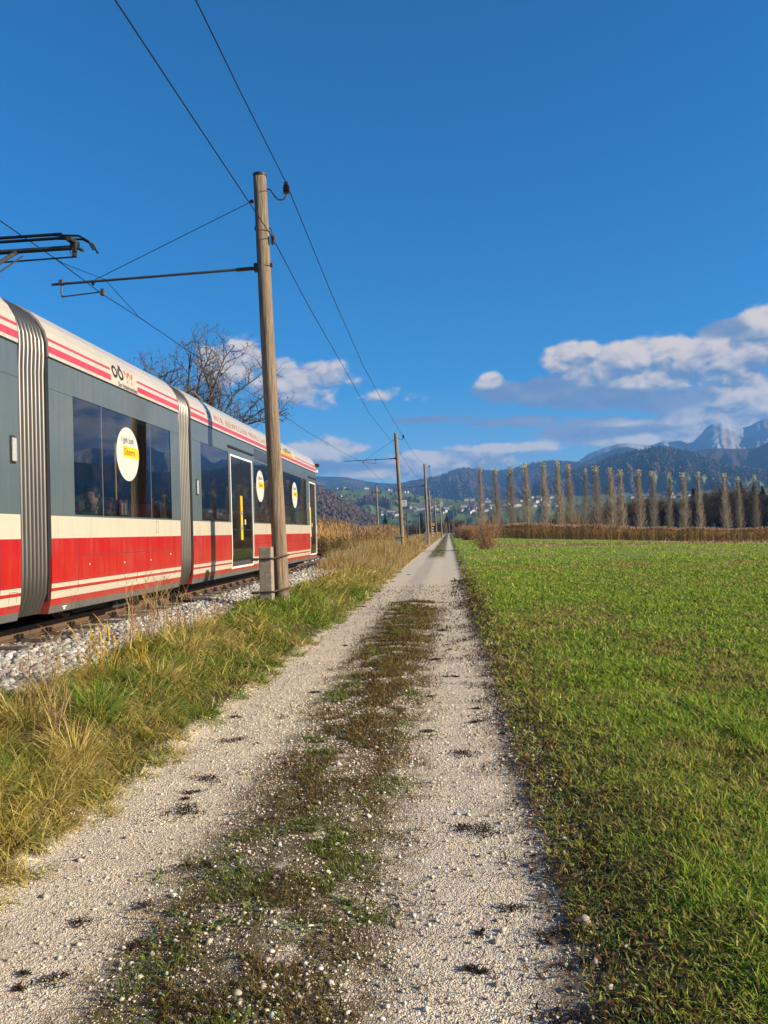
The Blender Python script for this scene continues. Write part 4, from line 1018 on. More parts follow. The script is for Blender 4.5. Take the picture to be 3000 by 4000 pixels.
# ------------------------------------------------------------------ passenger behind the glass
m_skin = simple('skin', (.46, .27, .19), .55, 0, .1, 12); m_jacket = simple('olive_jacket', (.055, .06, .045), .85, 0, .3, 18); m_hair = simple('dark_hair', (.02, .015, .012), .6, 0, .3, 40)
PO = np.array([TX + .92, 9.86, 1.48])
person = empty('person', tuple(PO), 'passenger in olive jacket seated behind the tram window, one hand raised to the face', 'person')
def skin_mesh(name, pts, edges, radii, mat, parent, root=0, sub=2):
    me = bpy.data.meshes.new(name); me.from_pydata([tuple(p) for p in pts], edges, []); me.materials.append(mat)
    o = obj(name, me, parent)
    sk = o.modifiers.new('skin', 'SKIN'); sk.use_smooth_shade = True
    for i, r in enumerate(radii):
        v = me.skin_vertices[0].data[i]; v.radius = (r, r) if not isinstance(r, tuple) else r; v.use_root = (i == root)
    sb = o.modifiers.new('sub', 'SUBSURF'); sb.levels = sub; sb.render_levels = sub
    return o
# seated, facing the viewer (-Y); local coordinates from the hip
B = [(0, 0, .05), (0, .03, .22), (0, .02, .40), (0, -.02, .50), (0, -.05, .57),
     (.18, .0, .44), (.22, -.10, .22), (.16, -.30, .36), (-.18, .0, .44), (-.23, -.06, .20), (-.16, -.28, .12),
     (.10, -.02, .02), (.11, -.42, .03), (.11, -.44, -.40), (.11, -.54, -.46), (-.10, -.02, .02), (-.11, -.42, .03), (-.11, -.44, -.40), (-.11, -.54, -.46)]
E_ = [(0, 1), (1, 2), (2, 3), (3, 4), (2, 5), (5, 6), (6, 7), (2, 8), (8, 9), (9, 10), (0, 11), (11, 12), (12, 13), (13, 14), (0, 15), (15, 16), (16, 17), (17, 18)]
R_ = [(.16, .13), (.15, .12), (.17, .12), .075, .058, .075, .055, .042, .075, .055, .042, .085, .065, .05, .045, .085, .065, .05, .045]
skin_mesh('body', B, E_, R_, m_jacket, person)
hd = MB(); hv = []
for (r, h) in [(.02, -.125), (.06, -.11), (.075, -.07), (.088, -.01), (.092, .04), (.082, .09), (.05, .12), (.015, .13)]: hv.append((r, h))
hd.lathe((0, -.08, .68), hv, 16); hd.add([(-.014, -.165, .67), (.014, -.165, .67), (0, -.192, .655), (0, -.17, .70)], [(0, 2, 3), (2, 1, 3), (0, 1, 2)])
for s in (-1, 1): hd.lathe((s * .09, -.07, .68), [(.004, -.03), (.018, -.01), (.018, .02), (.004, .03)], 8)
hd.build('head', m_skin, person, smooth_=True)
hh = MB(); hh.lathe((0, -.065, .715), [(.094, -.06), (.102, -.02), (.104, .03), (.092, .08), (.055, .108), (.01, .115)], 16); hh.build('hair', m_hair, person, smooth_=True)
f = MB()
for s in (-1, 1): f.lathe((s * .032, -.158, .688), [(.003, -.008), (.011, 0), (.003, .008)], 8)
f.box(-.022, .022, -.164, -.158, .622, .630); f.build('face_features', m_hair, person)
# raised hand with five fingers, resting on the forehead
W = np.array((.16, -.30, .36))
H = [W, W + (.0, -.02, .05), W + (-.005, -.035, .10)]
edges = [(0, 1), (1, 2)]; rad = [.028, (.036, .02), (.038, .018)]
for k, (dx, L) in enumerate(((-.030, .072), (-.010, .084), (.011, .080), (.030, .062))):
    b0 = H[2] + np.array((dx * .9, -.002, .012)); i0 = len(H)
    H += [b0, b0 + np.array((dx * .2, .005, L * .5)), b0 + np.array((dx * .2, .028, L * .95))]
    edges += [(2, i0), (i0, i0 + 1), (i0 + 1, i0 + 2)]; rad += [.0095, .0088, .007]
i0 = len(H); H += [H[1] + np.array((-.036, .008, .015)), H[1] + np.array((-.062, .02, .045))]; edges += [(1, i0), (i0, i0 + 1)]; rad += [.011, .008]
skin_mesh('hand', H, edges, rad, m_skin, person)
W2 = np.array((-.16, -.28, .12)); H = [W2, W2 + (.01, -.06, -.01), W2 + (.015, -.10, -.015)]; edges = [(0, 1), (1, 2)]; rad = [.027, (.034, .02), (.036, .018)]
for dx in (-.028, -.01, .01, .028):
    b0 = H[2] + np.array((dx, -.012, 0)); i0 = len(H); H += [b0, b0 + np.array((0, -.035, -.01)), b0 + np.array((0, -.055, -.03))]; edges += [(2, i0), (i0, i0 + 1), (i0 + 1, i0 + 2)]; rad += [.0092, .0085, .007]
i0 = len(H); H += [H[1] + np.array((.036, -.01, 0)), H[1] + np.array((.05, -.045, -.01))]; edges += [(1, i0), (i0, i0 + 1)]; rad += [.011, .008]
skin_mesh('hand', H, edges, rad, m_skin, person)
# ------------------------------------------------------------------ poles, brackets and wires
m_wood, nt, b = new_mat('weathered_pole_wood')
co = obj_co(nt); gr = stretch(nt, co, (9, 9, .55)); n1_ = noise(nt, 3.2, 7, .68, gr, .4); n2_ = noise(nt, 1.1, 4, .6, stretch(nt, co, (3, 3, .6)))
c_ = ramp(nt, n1_, [(.30, (.04, .028, .018)), (.42, (.16, .115, .075)), (.58, (.27, .205, .14)), (.75, (.37, .295, .21))])
c_ = mixc(nt, smooth(nt, n2_, .45, .75, 0, .5), c_, (.20, .16, .12))
nt.links.new(c_, b.inputs['Base Color']); b.inputs['Roughness'].default_value = .88; bump(nt, b, n1_, 1.0, .04)
m_tar, nt, b = new_mat('tarred_pole_foot')
nt.links.new(mixc(nt, noise(nt, 14, 5, .7, stretch(nt, obj_co(nt), (1, 1, .4))), (.02, .014, .012), (.14, .085, .06)), b.inputs['Base Color']); b.inputs['Roughness'].default_value = .5
bump(nt, b, noise(nt, 20, 5, .7, stretch(nt, obj_co(nt), (2, 2, .4))), .7, .02)
m_conc, nt, b = new_mat('weathered_concrete')
co = obj_co(nt); n1_ = noise(nt, 9, 7, .7, co); n2_ = noise(nt, 60, 3, .6, co)
c_ = ramp(nt, n1_, [(.3, (.17, .14, .105)), (.5, (.27, .235, .185)), (.75, (.36, .32, .26))]); c_ = mixc(nt, smooth(nt, n2_, .55, .7, 0, .6), c_, (.10, .085, .065))
nt.links.new(c_, b.inputs['Base Color']); b.inputs['Roughness'].default_value = .95; bump(nt, b, wmath(nt, 'ADD', n1_, wmath(nt, 'MULTIPLY', n2_, .5)), .7, .015)
m_iron = simple('rusty_strap_iron', (.07, .045, .035), .7, .3, .3, 20); m_wire = simple('dark_wire', (.018, .018, .022), .45, .5, .2); m_tube = simple('galvanised_tube', (.12, .11, .10), .55, .5, .3)
m_ins = simple('brown_porcelain', (.018, .010, .009), .18, 0, .3); m_cap = simple('dark_cap', (.02, .02, .02), .6)

def pole_mesh(p0, p1, r0, r1, origin, knots=True):
    p0, p1 = Vector(p0), Vector(p1); k = 22; n_ = 20; V = []; F = []
    for i in range(k + 1):
        t = i / k; c = p0.lerp(p1, t); r = r0 + (r1 - r0) * t
        c = c + Vector((math.sin(t * 5.0 + p0.y), math.cos(t * 4.0 + p0.y), 0)) * .012
        for j in range(n_):
            a = 2 * math.pi * j / n_; rr = r * (1 + .035 * math.sin(3 * a + t * 9) + random.uniform(-.012, .012))
            V.append((c.x + math.cos(a) * rr, c.y + math.sin(a) * rr, c.z))
    for i in range(k):
        for j in range(n_): F.append((i * n_ + j, i * n_ + (j + 1) % n_, (i + 1) * n_ + (j + 1) % n_, (i + 1) * n_ + j))
    F.append(tuple(k * n_ + j for j in range(n_)))
    return MB().add(V, F)

def bracket(parent, O_, P0, arm_end, drop, clamp, stay, Y):
    """tubular arm with stay wire and registration rod, from photo-measured points"""
    m = MB(); m.tube([P0, arm_end], .024, 10); m.build('bracket_arm', m_tube, parent, O_)
    m = MB(); m.box(P0[0] - .02, P0[0] + .16, Y - .05, Y + .05, P0[2] - .06, P0[2] + .08); m.tube([(P0[0] - .01, Y, P0[2]), (P0[0] - .35, Y, P0[2] + (arm_end[2] - P0[2]) * .09)], .036, 8); m.build('arm_bracket', m_iron, parent, O_)
    m = MB(); m.tube([stay[0], stay[1]], .007, 6); m.lathe((stay[1][0], stay[1][1], stay[1][2] - .04), [(.02, -.04), (.035, 0), (.02, .05)], 8); m.lathe((stay[0][0], stay[0][1], stay[0][2] - .03), [(.02, 0), (.045, .03), (.02, .06)], 8); m.build('stay_wire', m_wire, parent, O_)
    m = MB(); m.tube([(drop[0], Y, drop[2] + .03), (drop[0], Y, drop[2] - .22), (drop[0] + (.05 if clamp[0] > drop[0] else -.05), Y, drop[2] - .25)], .017, 8)
    m.tube([(drop[0], Y, drop[2] - .25), (clamp[0], Y, clamp[2] + .05)], .013, 8); m.box(clamp[0] - .03, clamp[0] + .03, Y - .03, Y + .03, clamp[2] - .02, clamp[2] + .10); m.box(drop[0] - .035, drop[0] + .035, Y - .04, Y + .04, drop[2] - .03, drop[2] + .06)
    m.build('registration_arm', m_tube, parent, O_)

# --- nearest pole, tied to a concrete stub
Y1 = 13.5; b1 = (-3.0, Y1, .15); t1 = tuple(at_y(1015, 682, Y1))
pole1 = empty('catenary_pole', (-3.0, Y1, .33), 'nearest weathered wooden catenary pole standing in the grass in front of the tram', 'pole', 'catenary poles along the railway')
PO1 = (-3.0, Y1, .33)
pole_mesh(b1, t1, .135, .116, PO1).build('shaft', m_wood, pole1, PO1, smooth_=True)
foot = MB().lathe((-3.002, Y1, .2), [(.1385, 0), (.1385, .28), (.1375, .42)], 20); foot.build('tarred_foot', m_tar, pole1, PO1, smooth_=True)
cp = MB().lathe((t1[0], Y1, t1[2] - .02), [(.125, -.02), (.127, .02), (.06, .045)], 20); cp.build('cap', m_cap, pole1, PO1)
q = lambda px, py: tuple(at_y(px, py, Y1))
for zz in (1042, 905):                                       # dark nail bands
    pz = q(1040, zz)[2]; fx = -3.0 + (t1[0] + 3.0) * (pz / t1[2])
    MB().tube([(fx + .122 * math.cos(a), Y1 + .122 * math.sin(a), pz + .01 * math.sin(a)) for a in np.linspace(-2.4, .4, 9)], .006, 5).build('wire_band', m_wire, pole1, PO1)
bracket(pole1, PO1, q(998, 1048), q(203, 1112), q(240, 1107), q(401, 1150), (q(983, 787), q(363, 1097)), Y1)
m = MB(); m.tube([q(1040, 737), q(1057, 742), q(1072, 765), q(1087, 780), q(1103, 781), q(1114, 772), q(1118, 758)], .014, 8); m.build('insulator_hook', m_iron, pole1, PO1)
ip = q(1118, 735)
m = MB(); m.lathe((ip[0], Y1, ip[2] - .10), [(.03, 0), (.062, .01), (.04, .035), (.066, .05), (.045, .08), (.066, .10), (.045, .125), (.058, .14), (.035, .17), (.042, .20), (.02, .22)], 14); m.build('insulator', m_ins, pole1, PO1)
pp = q(1066, 925)
m = MB(); m.tube([q(1046, 890), q(1058, 893), q(1063, 905), q(1064, 925)], .010, 6); m.box(pp[0] - .03, pp[0] - .012, Y1 - .06, Y1 + .06, pp[2] - .13, pp[2] + .02); m.box(pp[0] + .015, pp[0] + .033, Y1 - .05, Y1 + .05, pp[2] - .13, pp[2] + .02); m.build('wire_pulley', m_iron, pole1, PO1)
m = MB()
for z_, xx in ((q(1000, 893)[2], -1), (q(1062, 1035)[2], 1)):
    fx = -3.0 + (t1[0] + 3.0) * (z_ / t1[2]); m.box(fx + xx * .12 - .02, fx + xx * .12 + .03, Y1 - .03, Y1 + .03, z_ - .03, z_ + .03)
m.build('bolt_end', m_iron, pole1, PO1)
post = empty('concrete_post', (-3.19, 13.22, .33), 'square weathered concrete stub post strapped to the foot of the nearest pole', 'post')
CO = (-3.19, 13.22, .33)
MB().box(-3.30, -3.08, 13.12, 13.32, .1, 1.37).build('post_shaft', m_conc, post, CO, bevel=.012)
for z0, z1 in ((1.16, 1.21), (.585, .63)):
    m = MB(); m.tube([(-3.40, 13.10, z0), (-3.06, 13.10, z0 + .01), (-2.88, 13.34, z1), (-2.845, 13.5, z1), (-2.90, 13.62, z1), (-3.05, 13.66, z1), (-3.3, 13.40, z0), (-3.36, 13.2, z0)], .014, 8)
    m.tube([(-3.43, 13.10, z0), (-3.31, 13.10, z0)], .024, 8); m.build('iron_strap', m_iron, post, CO)

# --- wires (measured points along each run)
def wire(name, pts, r, label, group='overhead wires of the tramway'):
    P_ = [Vector(p) for p in pts]
    o_ = P_[0]; k = bpy.data.objects
    me = MB().tube(P_, r, 6)
    w = me.build(name, m_wire, None, tuple(o_)); w.location = o_; tag(w, label, 'wire', group); return w
def run(pxs, X0, X1, Y0, Y1_):
    """points of one span from photo positions: X goes linearly from X0 (at Y0) to X1 (at Y1_)"""
    out = []
    for (px, py) in pxs:
        r = ray(px, py); k = (X1 - X0) / (Y1_ - Y0); t = (X0 - k * Y0) / (r[0] - k * r[1]); out.append(tuple(np.array([0, 0, CAMZ]) + r * t))
    return out
Y2 = 49.6
q2 = lambda px, py: tuple(at_y(px, py, Y2))
ct = [q(401, 1150)] + run([(565, 1254), (900, 1483), (1200, 1686), (1330, 1762)], -6.17, -5.38, Y1, Y2) + [q2(1419, 1808)]
c0 = run([(211, 1007), (0, 862)], -6.17, -5.9, Y1, 5)
d_ = np.array(c0[1]) - np.array(ct[0]); c0.append(tuple(np.array(c0[1]) + d_ * 4))
wire('contact_wire', c0[::-1] + ct, .0085, 'contact wire above the tram crossing the end of the near bracket arm')
fa = [q(1066, 930)] + run([(1200, 1186), (1345, 1439), (1441, 1613)], q(1066, 930)[0], q2(1525, 1720)[0], Y1, Y2) + [q2(1545, 1742)]
f0 = run([(760, 470), (450, 0)], q(1066, 930)[0], -3.3, Y1, 4); d_ = np.array(f0[1]) - np.array(f0[0]); f0.append(tuple(np.array(f0[1]) + d_ * 3))
wire('feeder_wire', f0[::-1] + fa, .0085, 'feeder wire passing left of the near pole and over its pulley')
fb = [q(1118, 715)] + run([(1296, 1150), (1417, 1425), (1513, 1603)], q(1118, 715)[0], q2(1573, 1703)[0], Y1, Y2) + [q2(1573, 1703)]
f0 = run([(940, 360), (765, 0)], q(1118, 715)[0], -2.7, Y1, 4); d_ = np.array(f0[1]) - np.array(f0[0]); f0.append(tuple(np.array(f0[1]) + d_ * 3))
wire('feeder_wire', f0[::-1] + fb, .0085, 'topmost feeder wire carried by the insulator right of the near pole')
s0 = run([(211, 1005), (245, 1028)], -6.17, -5.9, Y1, 5); s1 = run([(545, 1240), (565, 1252)], -6.17, -5.38, Y1, Y2)
mid_ = q(410, 1092)
wire('stitch_wire', s0 + [mid_] + s1, .006, 'thin bridle wire slung over the near bracket arm and clipped to the contact wire')

# --- further poles
def sag(a, b_, s, n_=9):
    a, b_ = np.array(a), np.array(b_); return [tuple(a + (b_ - a) * t + np.array([0, 0, -s * 4 * t * (1 - t)])) for t in np.linspace(0, 1, n_)]
def far_pole(top_px, base_px, Y, r, label, arm=True, stub=False, zb=.1, hook=True):
    T_ = at_y(*top_px, Y); Bx = at_y(*base_px, Y)[0]
    z0 = float(gz(Bx, Y)); O_ = (Bx, Y, z0)
    p_ = empty('catenary_pole', O_, label, 'pole', 'catenary poles along the railway')
    pole_mesh((Bx, Y, z0 - .3), tuple(T_), r * 1.12, r, O_).build('shaft', m_wood, p_, O_, smooth_=True)
    if hook:
        x, z = T_[0], T_[2]
        m_ = MB(); m_.tube([(x + r, Y, z - .30), (x + r + .12, Y, z - .42), (x + r + .28, Y, z - .46), (x + r + .36, Y, z - .34)], .016, 6); m_.build('insulator_hook', m_iron, p_, O_)
        m_ = MB(); m_.lathe((x + r + .36, Y, z - .36), [(.03, 0), (.07, .02), (.045, .05), (.07, .08), (.05, .14), (.06, .17), (.02, .25)], 8); m_.build('insulator', m_ins, p_, O_)
    return p_, O_, T_
p2, O2, T2 = far_pole((1546, 1692), (1573, 2110), Y2, .115, 'second wooden pole along the railway, with bracket arm and a concrete stub at its foot')
bracket(p2, O2, q2(1543, 1791), q2(1344, 1802), q2(1468, 1796), q2(1419, 1808), (q2(1537, 1719), q2(1429, 1795)), Y2)
cpo = empty('concrete_post', (O2[0] - .28, Y2 - .25, .3), 'concrete stub post beside the second pole, half hidden in dry grass', 'post')
MB().box(-.14, .14, -.1, .1, -.2, 1.15).build('post_shaft', m_conc, cpo, bevel=.012); MB().box(-.18, .40, -.125, -.105, .88, .92).build('iron_strap', m_iron, cpo)
p3, O3, T3 = far_pole((1658, 1813), (1674, 2106), 77, .115, 'third wooden pole along the railway, leaning beside the path with a grey stub')
A3 = at_y(1653, 1898, 77); E3 = at_y(1535, 1912, 77); C3 = at_y(1560, 1917, 77); D3 = at_y(1600, 1905, 77)
bracket(p3, O3, tuple(A3), tuple(E3), tuple(D3), tuple(C3), (tuple(at_y(1653, 1862, 77)), tuple(at_y(1560, 1909, 77))), 77)
cpo = empty('concrete_post', (O3[0] - .25, 76.7, .3), 'concrete stub post beside the third pole further up the line', 'post')
MB().box(-.14, .14, -.1, .1, -.2, 1.2).build('post_shaft', m_conc, cpo, bevel=.012)
ORD = ['fourth', 'fifth', 'sixth', 'seventh', 'eighth', 'ninth', 'tenth', 'eleventh', 'twelfth']
fars = [((1675.5, 1918), (1687, 2095), 118, .12), ((1697, 1950), (1706, 2088), 152, .13), ((1716, 1952), (1727, 2085), 156, .14), ((1730, 2010), (1735, 2085), 260, .14),
        ((1737, 2042), (1742, 2085), 380, .14), ((1743, 2042), (1747, 2085), 382, .14)]
for k, (tp, bp_, Y_, r_) in enumerate(fars):
    far_pole(tp, bp_, Y_, r_, f'{ORD[k]} wooden pole along the railway, counting away from the camera', hook=(Y_ < 200))
tops = [T2, T3] + [at_y(*f[0], f[2]) for f in fars[:3]]
for k in range(4):
    a_, b_ = tops[k].copy(), tops[k + 1].copy()
    wire('feeder_wire', sag(a_ + [.45, 0, -.15], b_ + [.45, 0, -.15], .5), .009 + .003 * k, f'feeder wire sagging between the {["second and third", "third and fourth", "fourth and fifth", "fifth and sixth"][k]} poles')
    if k < 2: wire('contact_wire', sag(q2(1419, 1808) if k == 0 else C3, C3 if k == 0 else (at_y(1600, 1985, 118)), .25), .009, f'contact wire running on from the {["second", "third"][k]} pole towards the hills')
wire('feeder_wire', sag(q2(1561, 1765), at_y(1668, 1885, 77), .45), .009, 'lower feeder wire sagging between the second and third poles')
# stand-alone masts in the distance
def mast(px_top, px_base, Y, r, label):
    T_ = at_y(*px_top, Y); B_ = at_y(*px_base, Y); z0 = float(gz(B_[0], Y)); O_ = (B_[0], Y, z0)
    p_ = empty('line_mast', O_, label, 'pole', 'distant line masts')
    pole_mesh((B_[0], Y, z0 - .2), tuple(T_), r, r * .85, O_).build('shaft', m_wood, p_, O_, smooth_=True); return p_, O_, T_
for (tp, bp_, Y_, lab) in (((1637, 2018), (1639, 2078), 190, 'thin grey mast left of the third pole against the dark trees'), ((1660, 1997), (1665, 2085), 150, 'pale slim mast close to the left of the third pole'),
                           ((1754, 2043), (1756, 2085), 300, 'small pale mast left of the path end'), ((1768, 2043), (1770, 2085), 310, 'small pale mast right of the path end'), ((1771, 1992), (1774, 2080), 330, 'tall thin mast above the far end of the path')):
    mast(tp, bp_, Y_, .12, lab)
ep, EO, ET = mast((1470, 1896), (1476, 2040), 100, .13, 'power line pole with crossarm rising behind the left reed bed')
m_ = MB(); z_ = at_y(1472, 1925, 100)[2]; x_ = at_y(1471, 1925, 100)[0]
m_.box(x_ - .62, x_ + .62, 99.9, 99.98, z_ - .05, z_ + .05); m_.build('crossarm', m_iron, ep, EO)
for dx in (-.58, .58, 0):
    zz = z_ + .05 if dx else ET[2] - .02
    MB().lathe((x_ + dx, 100, zz), [(.03, 0), (.07, .02), (.05, .08), (.08, .12), (.06, .2), (.02, .26)], 8).build('insulator', m_ins, ep, EO)
# kilometre board
sp0 = at_y(1580, 1966, 62); m_board = simple('white_enamel_board', (.70, .69, .64), .5, 0, .06)
SO = (float(at_y(1591, 2057, 62)[0]), 62.0, .4)
sign = empty('kilometre_board', SO, 'white square board reading 12 over 2 on a thin post behind the second pole', 'sign', None)
MB().box(sp0[0] - .195, sp0[0] + .195, 61.93, 61.96, sp0[2] - .26, sp0[2] + .26).build('board', m_board, sign, SO)
MB().tube([(SO[0], 62, .3), (sp0[0] + .14, 62, sp0[2] + .2)], .035, 8).build('post_shaft', m_iron, sign, SO)
def flat_text(name, s, cx, y, cz, h, mat, parent, O_):
    V, F = text_mesh(s, 1.0); lo, hi = V.min(0), V.max(0); k = h / (hi[1] - lo[1])
    P_ = np.stack([cx + (V[:, 0] - (lo[0] + hi[0]) / 2) * k, np.full(len(V), y), cz + (V[:, 1] - (lo[1] + hi[1]) / 2) * k], 1) - np.array(O_)
    obj(name, mesh_np(name, P_, faces=F, mats=[mat]), parent)
flat_text('number', '12', sp0[0] - .02, 61.925, sp0[2] + .11, .15, m_ink, sign, SO); flat_text('number', '2', sp0[0] - .02, 61.925, sp0[2] - .12, .15, m_ink, sign, SO)
# crossing signal with yellow plate on a striped post
sg = at_y(1690, 2049, 100); SO = (float(sg[0]), 100.0, .4)
sign = empty('track_signal', SO, 'small yellow numbered plate on a striped post beside the far railway', 'sign')
MB().box(sg[0] - .24, sg[0] + .24, 99.95, 99.98, sg[2] - .17, sg[2] + .17).build('plate', m_yellow, sign, SO, bevel=.01)
flat_text('number', '21', sg[0], 99.945, sg[2], .2, m_ink, sign, SO)
for k in range(8):
    z1 = sg[2] - .2 - k * .17; m_ = MB()
    m_.add([(sg[0] - .11, 99.96, z1 - .17 + .06), (sg[0] + .11, 99.96, z1 - .17), (sg[0] + .11, 99.96, z1), (sg[0] - .11, 99.96, z1 + .06), (sg[0] - .11, 100.04, z1 - .17 + .06), (sg[0] + .11, 100.04, z1 - .17), (sg[0] + .11, 100.04, z1), (sg[0] - .11, 100.04, z1 + .06)],
           [(0, 1, 2, 3), (7, 6, 5, 4), (0, 4, 5, 1), (1, 5, 6, 2), (2, 6, 7, 3), (3, 7, 4, 0)])
    m_.build('stripe', m_board if k % 2 else (m_ink if k < 4 else m_red), sign, SO)
# grey tubular gate left of the line
ga = at_y(1594, 2077, 140); gb = at_y(1627, 2077, 140); z0 = float(gz(ga[0], 140)); GO = (float((ga[0] + gb[0]) / 2), 140.0, z0)
gate = empty('field_gate', GO, 'grey tubular field gate in front of the dark trees left of the line', 'gate')
zt = at_y(1600, 2058, 140)[2]
for x in (ga[0], gb[0]): MB().tube([(x, 140, z0 - .1), (x, 140, zt + .05)], .05, 8).build('gate_post', m_tube, gate, GO)
for t in (0, .33, .66, 1.0): MB().tube([(ga[0], 140, .9 + (zt - .9) * t), (gb[0], 140, .9 + (zt - .9) * t)], .035, 6).build('gate_rail', m_tube, gate, GO)
# low white bridge rail where the path ends
m_rail = simple('pale_green_rail', (.45, .52, .46), .5)
ra_, rb_ = at_y(1752, 2088, 255), at_y(1784, 2088, 255); RO = (float((ra_[0] + rb_[0]) / 2), 255.0, float(gz(0, 255)))
br = empty('bridge_rail', RO, 'low pale railing crossing the far end of the path', 'railing')
for z_ in (.25, .6): MB().box(ra_[0], rb_[0], 254.9, 255, RO[2] + z_, RO[2] + z_ + .12).build('rail_bar', m_rail, br, RO)
for t in (0, .5, 1): MB().box(ra_[0] + (rb_[0] - ra_[0]) * t - .06, ra_[0] + (rb_[0] - ra_[0]) * t + .06, 255.02, 255.12, RO[2] - .1, RO[2] + .8).build('rail_post', m_rail, br, RO)
# ------------------------------------------------------------------ trees, reeds and shrubs
BARK = vcol_mat('bark_and_twigs', .9, 0.0, spec=.1)
LEAF = vcol_mat('autumn_leaves', .7, .3, spec=.15)
def prisms(A, B, ra, rb, col):
    """three-sided tapered sticks from A to B"""
    n = len(A); d = B - A; L = np.linalg.norm(d, axis=1, keepdims=True); d = d / np.maximum(L, 1e-6)
    ref = np.where(np.abs(d[:, 2:3]) < .9, np.array([[0, 0, 1.0]]), np.array([[1.0, 0, 0]]))
    u = np.cross(d, ref); u /= np.linalg.norm(u, axis=1, keepdims=True); v = np.cross(d, u)
    ring = []
    for (P, r) in ((A, ra), (B, rb)):
        for k in range(3):
            a = 2 * np.pi * k / 3; ring.append(P + (u * math.cos(a) + v * math.sin(a)) * r[:, None])
    V = np.stack(ring, 1).reshape(-1, 3); o = (np.arange(n) * 6)[:, None]
    Q = np.concatenate([o + np.array([[k, (k + 1) % 3, 3 + (k + 1) % 3, 3 + k]]) for k in range(3)])
    return V, Q, np.zeros((0, 3), int), np.repeat(col, 6, 0)
def leaf_quads(P, s, col, stretch_=1.0):
    n = len(P); a = RNG.normal(0, 1, (n, 3)); a /= np.linalg.norm(a, axis=1, keepdims=True)
    b_ = np.cross(a, RNG.normal(0, 1, (n, 3))); b_ /= np.linalg.norm(b_, axis=1, keepdims=True)
    a = a * s[:, None]; b_ = b_ * s[:, None] * .7 * stretch_
    V = np.stack([P - a, P + b_, P + a, P - b_], 1).reshape(-1, 3)
    return V, (np.arange(n) * 4)[:, None] + np.array([[0, 1, 2, 3]]), np.zeros((0, 3), int), np.repeat(col, 4, 0)
def np_mesh(name, parts, mat): V, Q, T, C = join_np(parts); return mesh_np(name, V, quads=Q, tris=T, mats=[mat], col=C)

def branch_tree(seed, H, levels, spread, r0, trunk_h, up=.25, nsub=(4, 4, 4, 3), shrink=.62, L0=None):
    """recursive limbs: list of segments per level"""
    rg = np.random.default_rng(seed); segs = []; tips = []
    def grow(p, d, L, r, lev):
        k = 4; pts = [p]; dd = d.copy()
        for i in range(k):
            dd = dd + rg.normal(0, .16, 3) + np.array([0, 0, up * (.4 if lev else .1)]) * .35; dd /= np.linalg.norm(dd)
            pts.append(pts[-1] + dd * L / k)
        for i in range(k): segs.append((pts[i], pts[i + 1], r * (1 - .5 * i / k), r * (1 - .5 * (i + 1) / k), lev))
        if lev >= levels: tips.append(pts[-1]); tips.append(pts[-2]); return
        for c in range(nsub[min(lev, len(nsub) - 1)]):
            t = rg.uniform(.35, 1.0); i = min(int(t * k), k - 1); q_ = pts[i] + (pts[i + 1] - pts[i]) * (t * k - i)
            side = np.cross(dd, rg.normal(0, 1, 3)); side /= np.linalg.norm(side)
            nd = dd * (1 - spread) + side * spread * 1.1; nd /= np.linalg.norm(nd)
            grow(q_, nd, L * shrink * rg.uniform(.8, 1.2), r * .55 * rg.uniform(.8, 1.1), lev + 1)
        nd = dd + rg.normal(0, .2, 3); nd /= np.linalg.norm(nd); grow(pts[-1], nd, L * .7, r * .5, lev + 1)
    p = np.array([0, 0, 0.0]); top = np.array([rg.normal(0, .2), rg.normal(0, .2), trunk_h])
    segs.append((p, top * .5 + [.08, 0, 0], r0, r0 * .85, -1)); segs.append((top * .5 + [.08, 0, 0], top, r0 * .85, r0 * .75, -1))
    for c in range(5):
        a = 2 * np.pi * (c + rg.uniform(-.2, .2)) / 5; el_ = rg.uniform(.3, .9)
        d = np.array([math.cos(a) * math.cos(el_), math.sin(a) * math.cos(el_), math.sin(el_)])
        grow(top, d, (L0 or H * .3) * rg.uniform(.85, 1.15), r0 * .5, 0)
    grow(top, np.array([0, 0, 1.0]), (L0 or H * .3), r0 * .55, 0)
    return segs, np.array(tips)
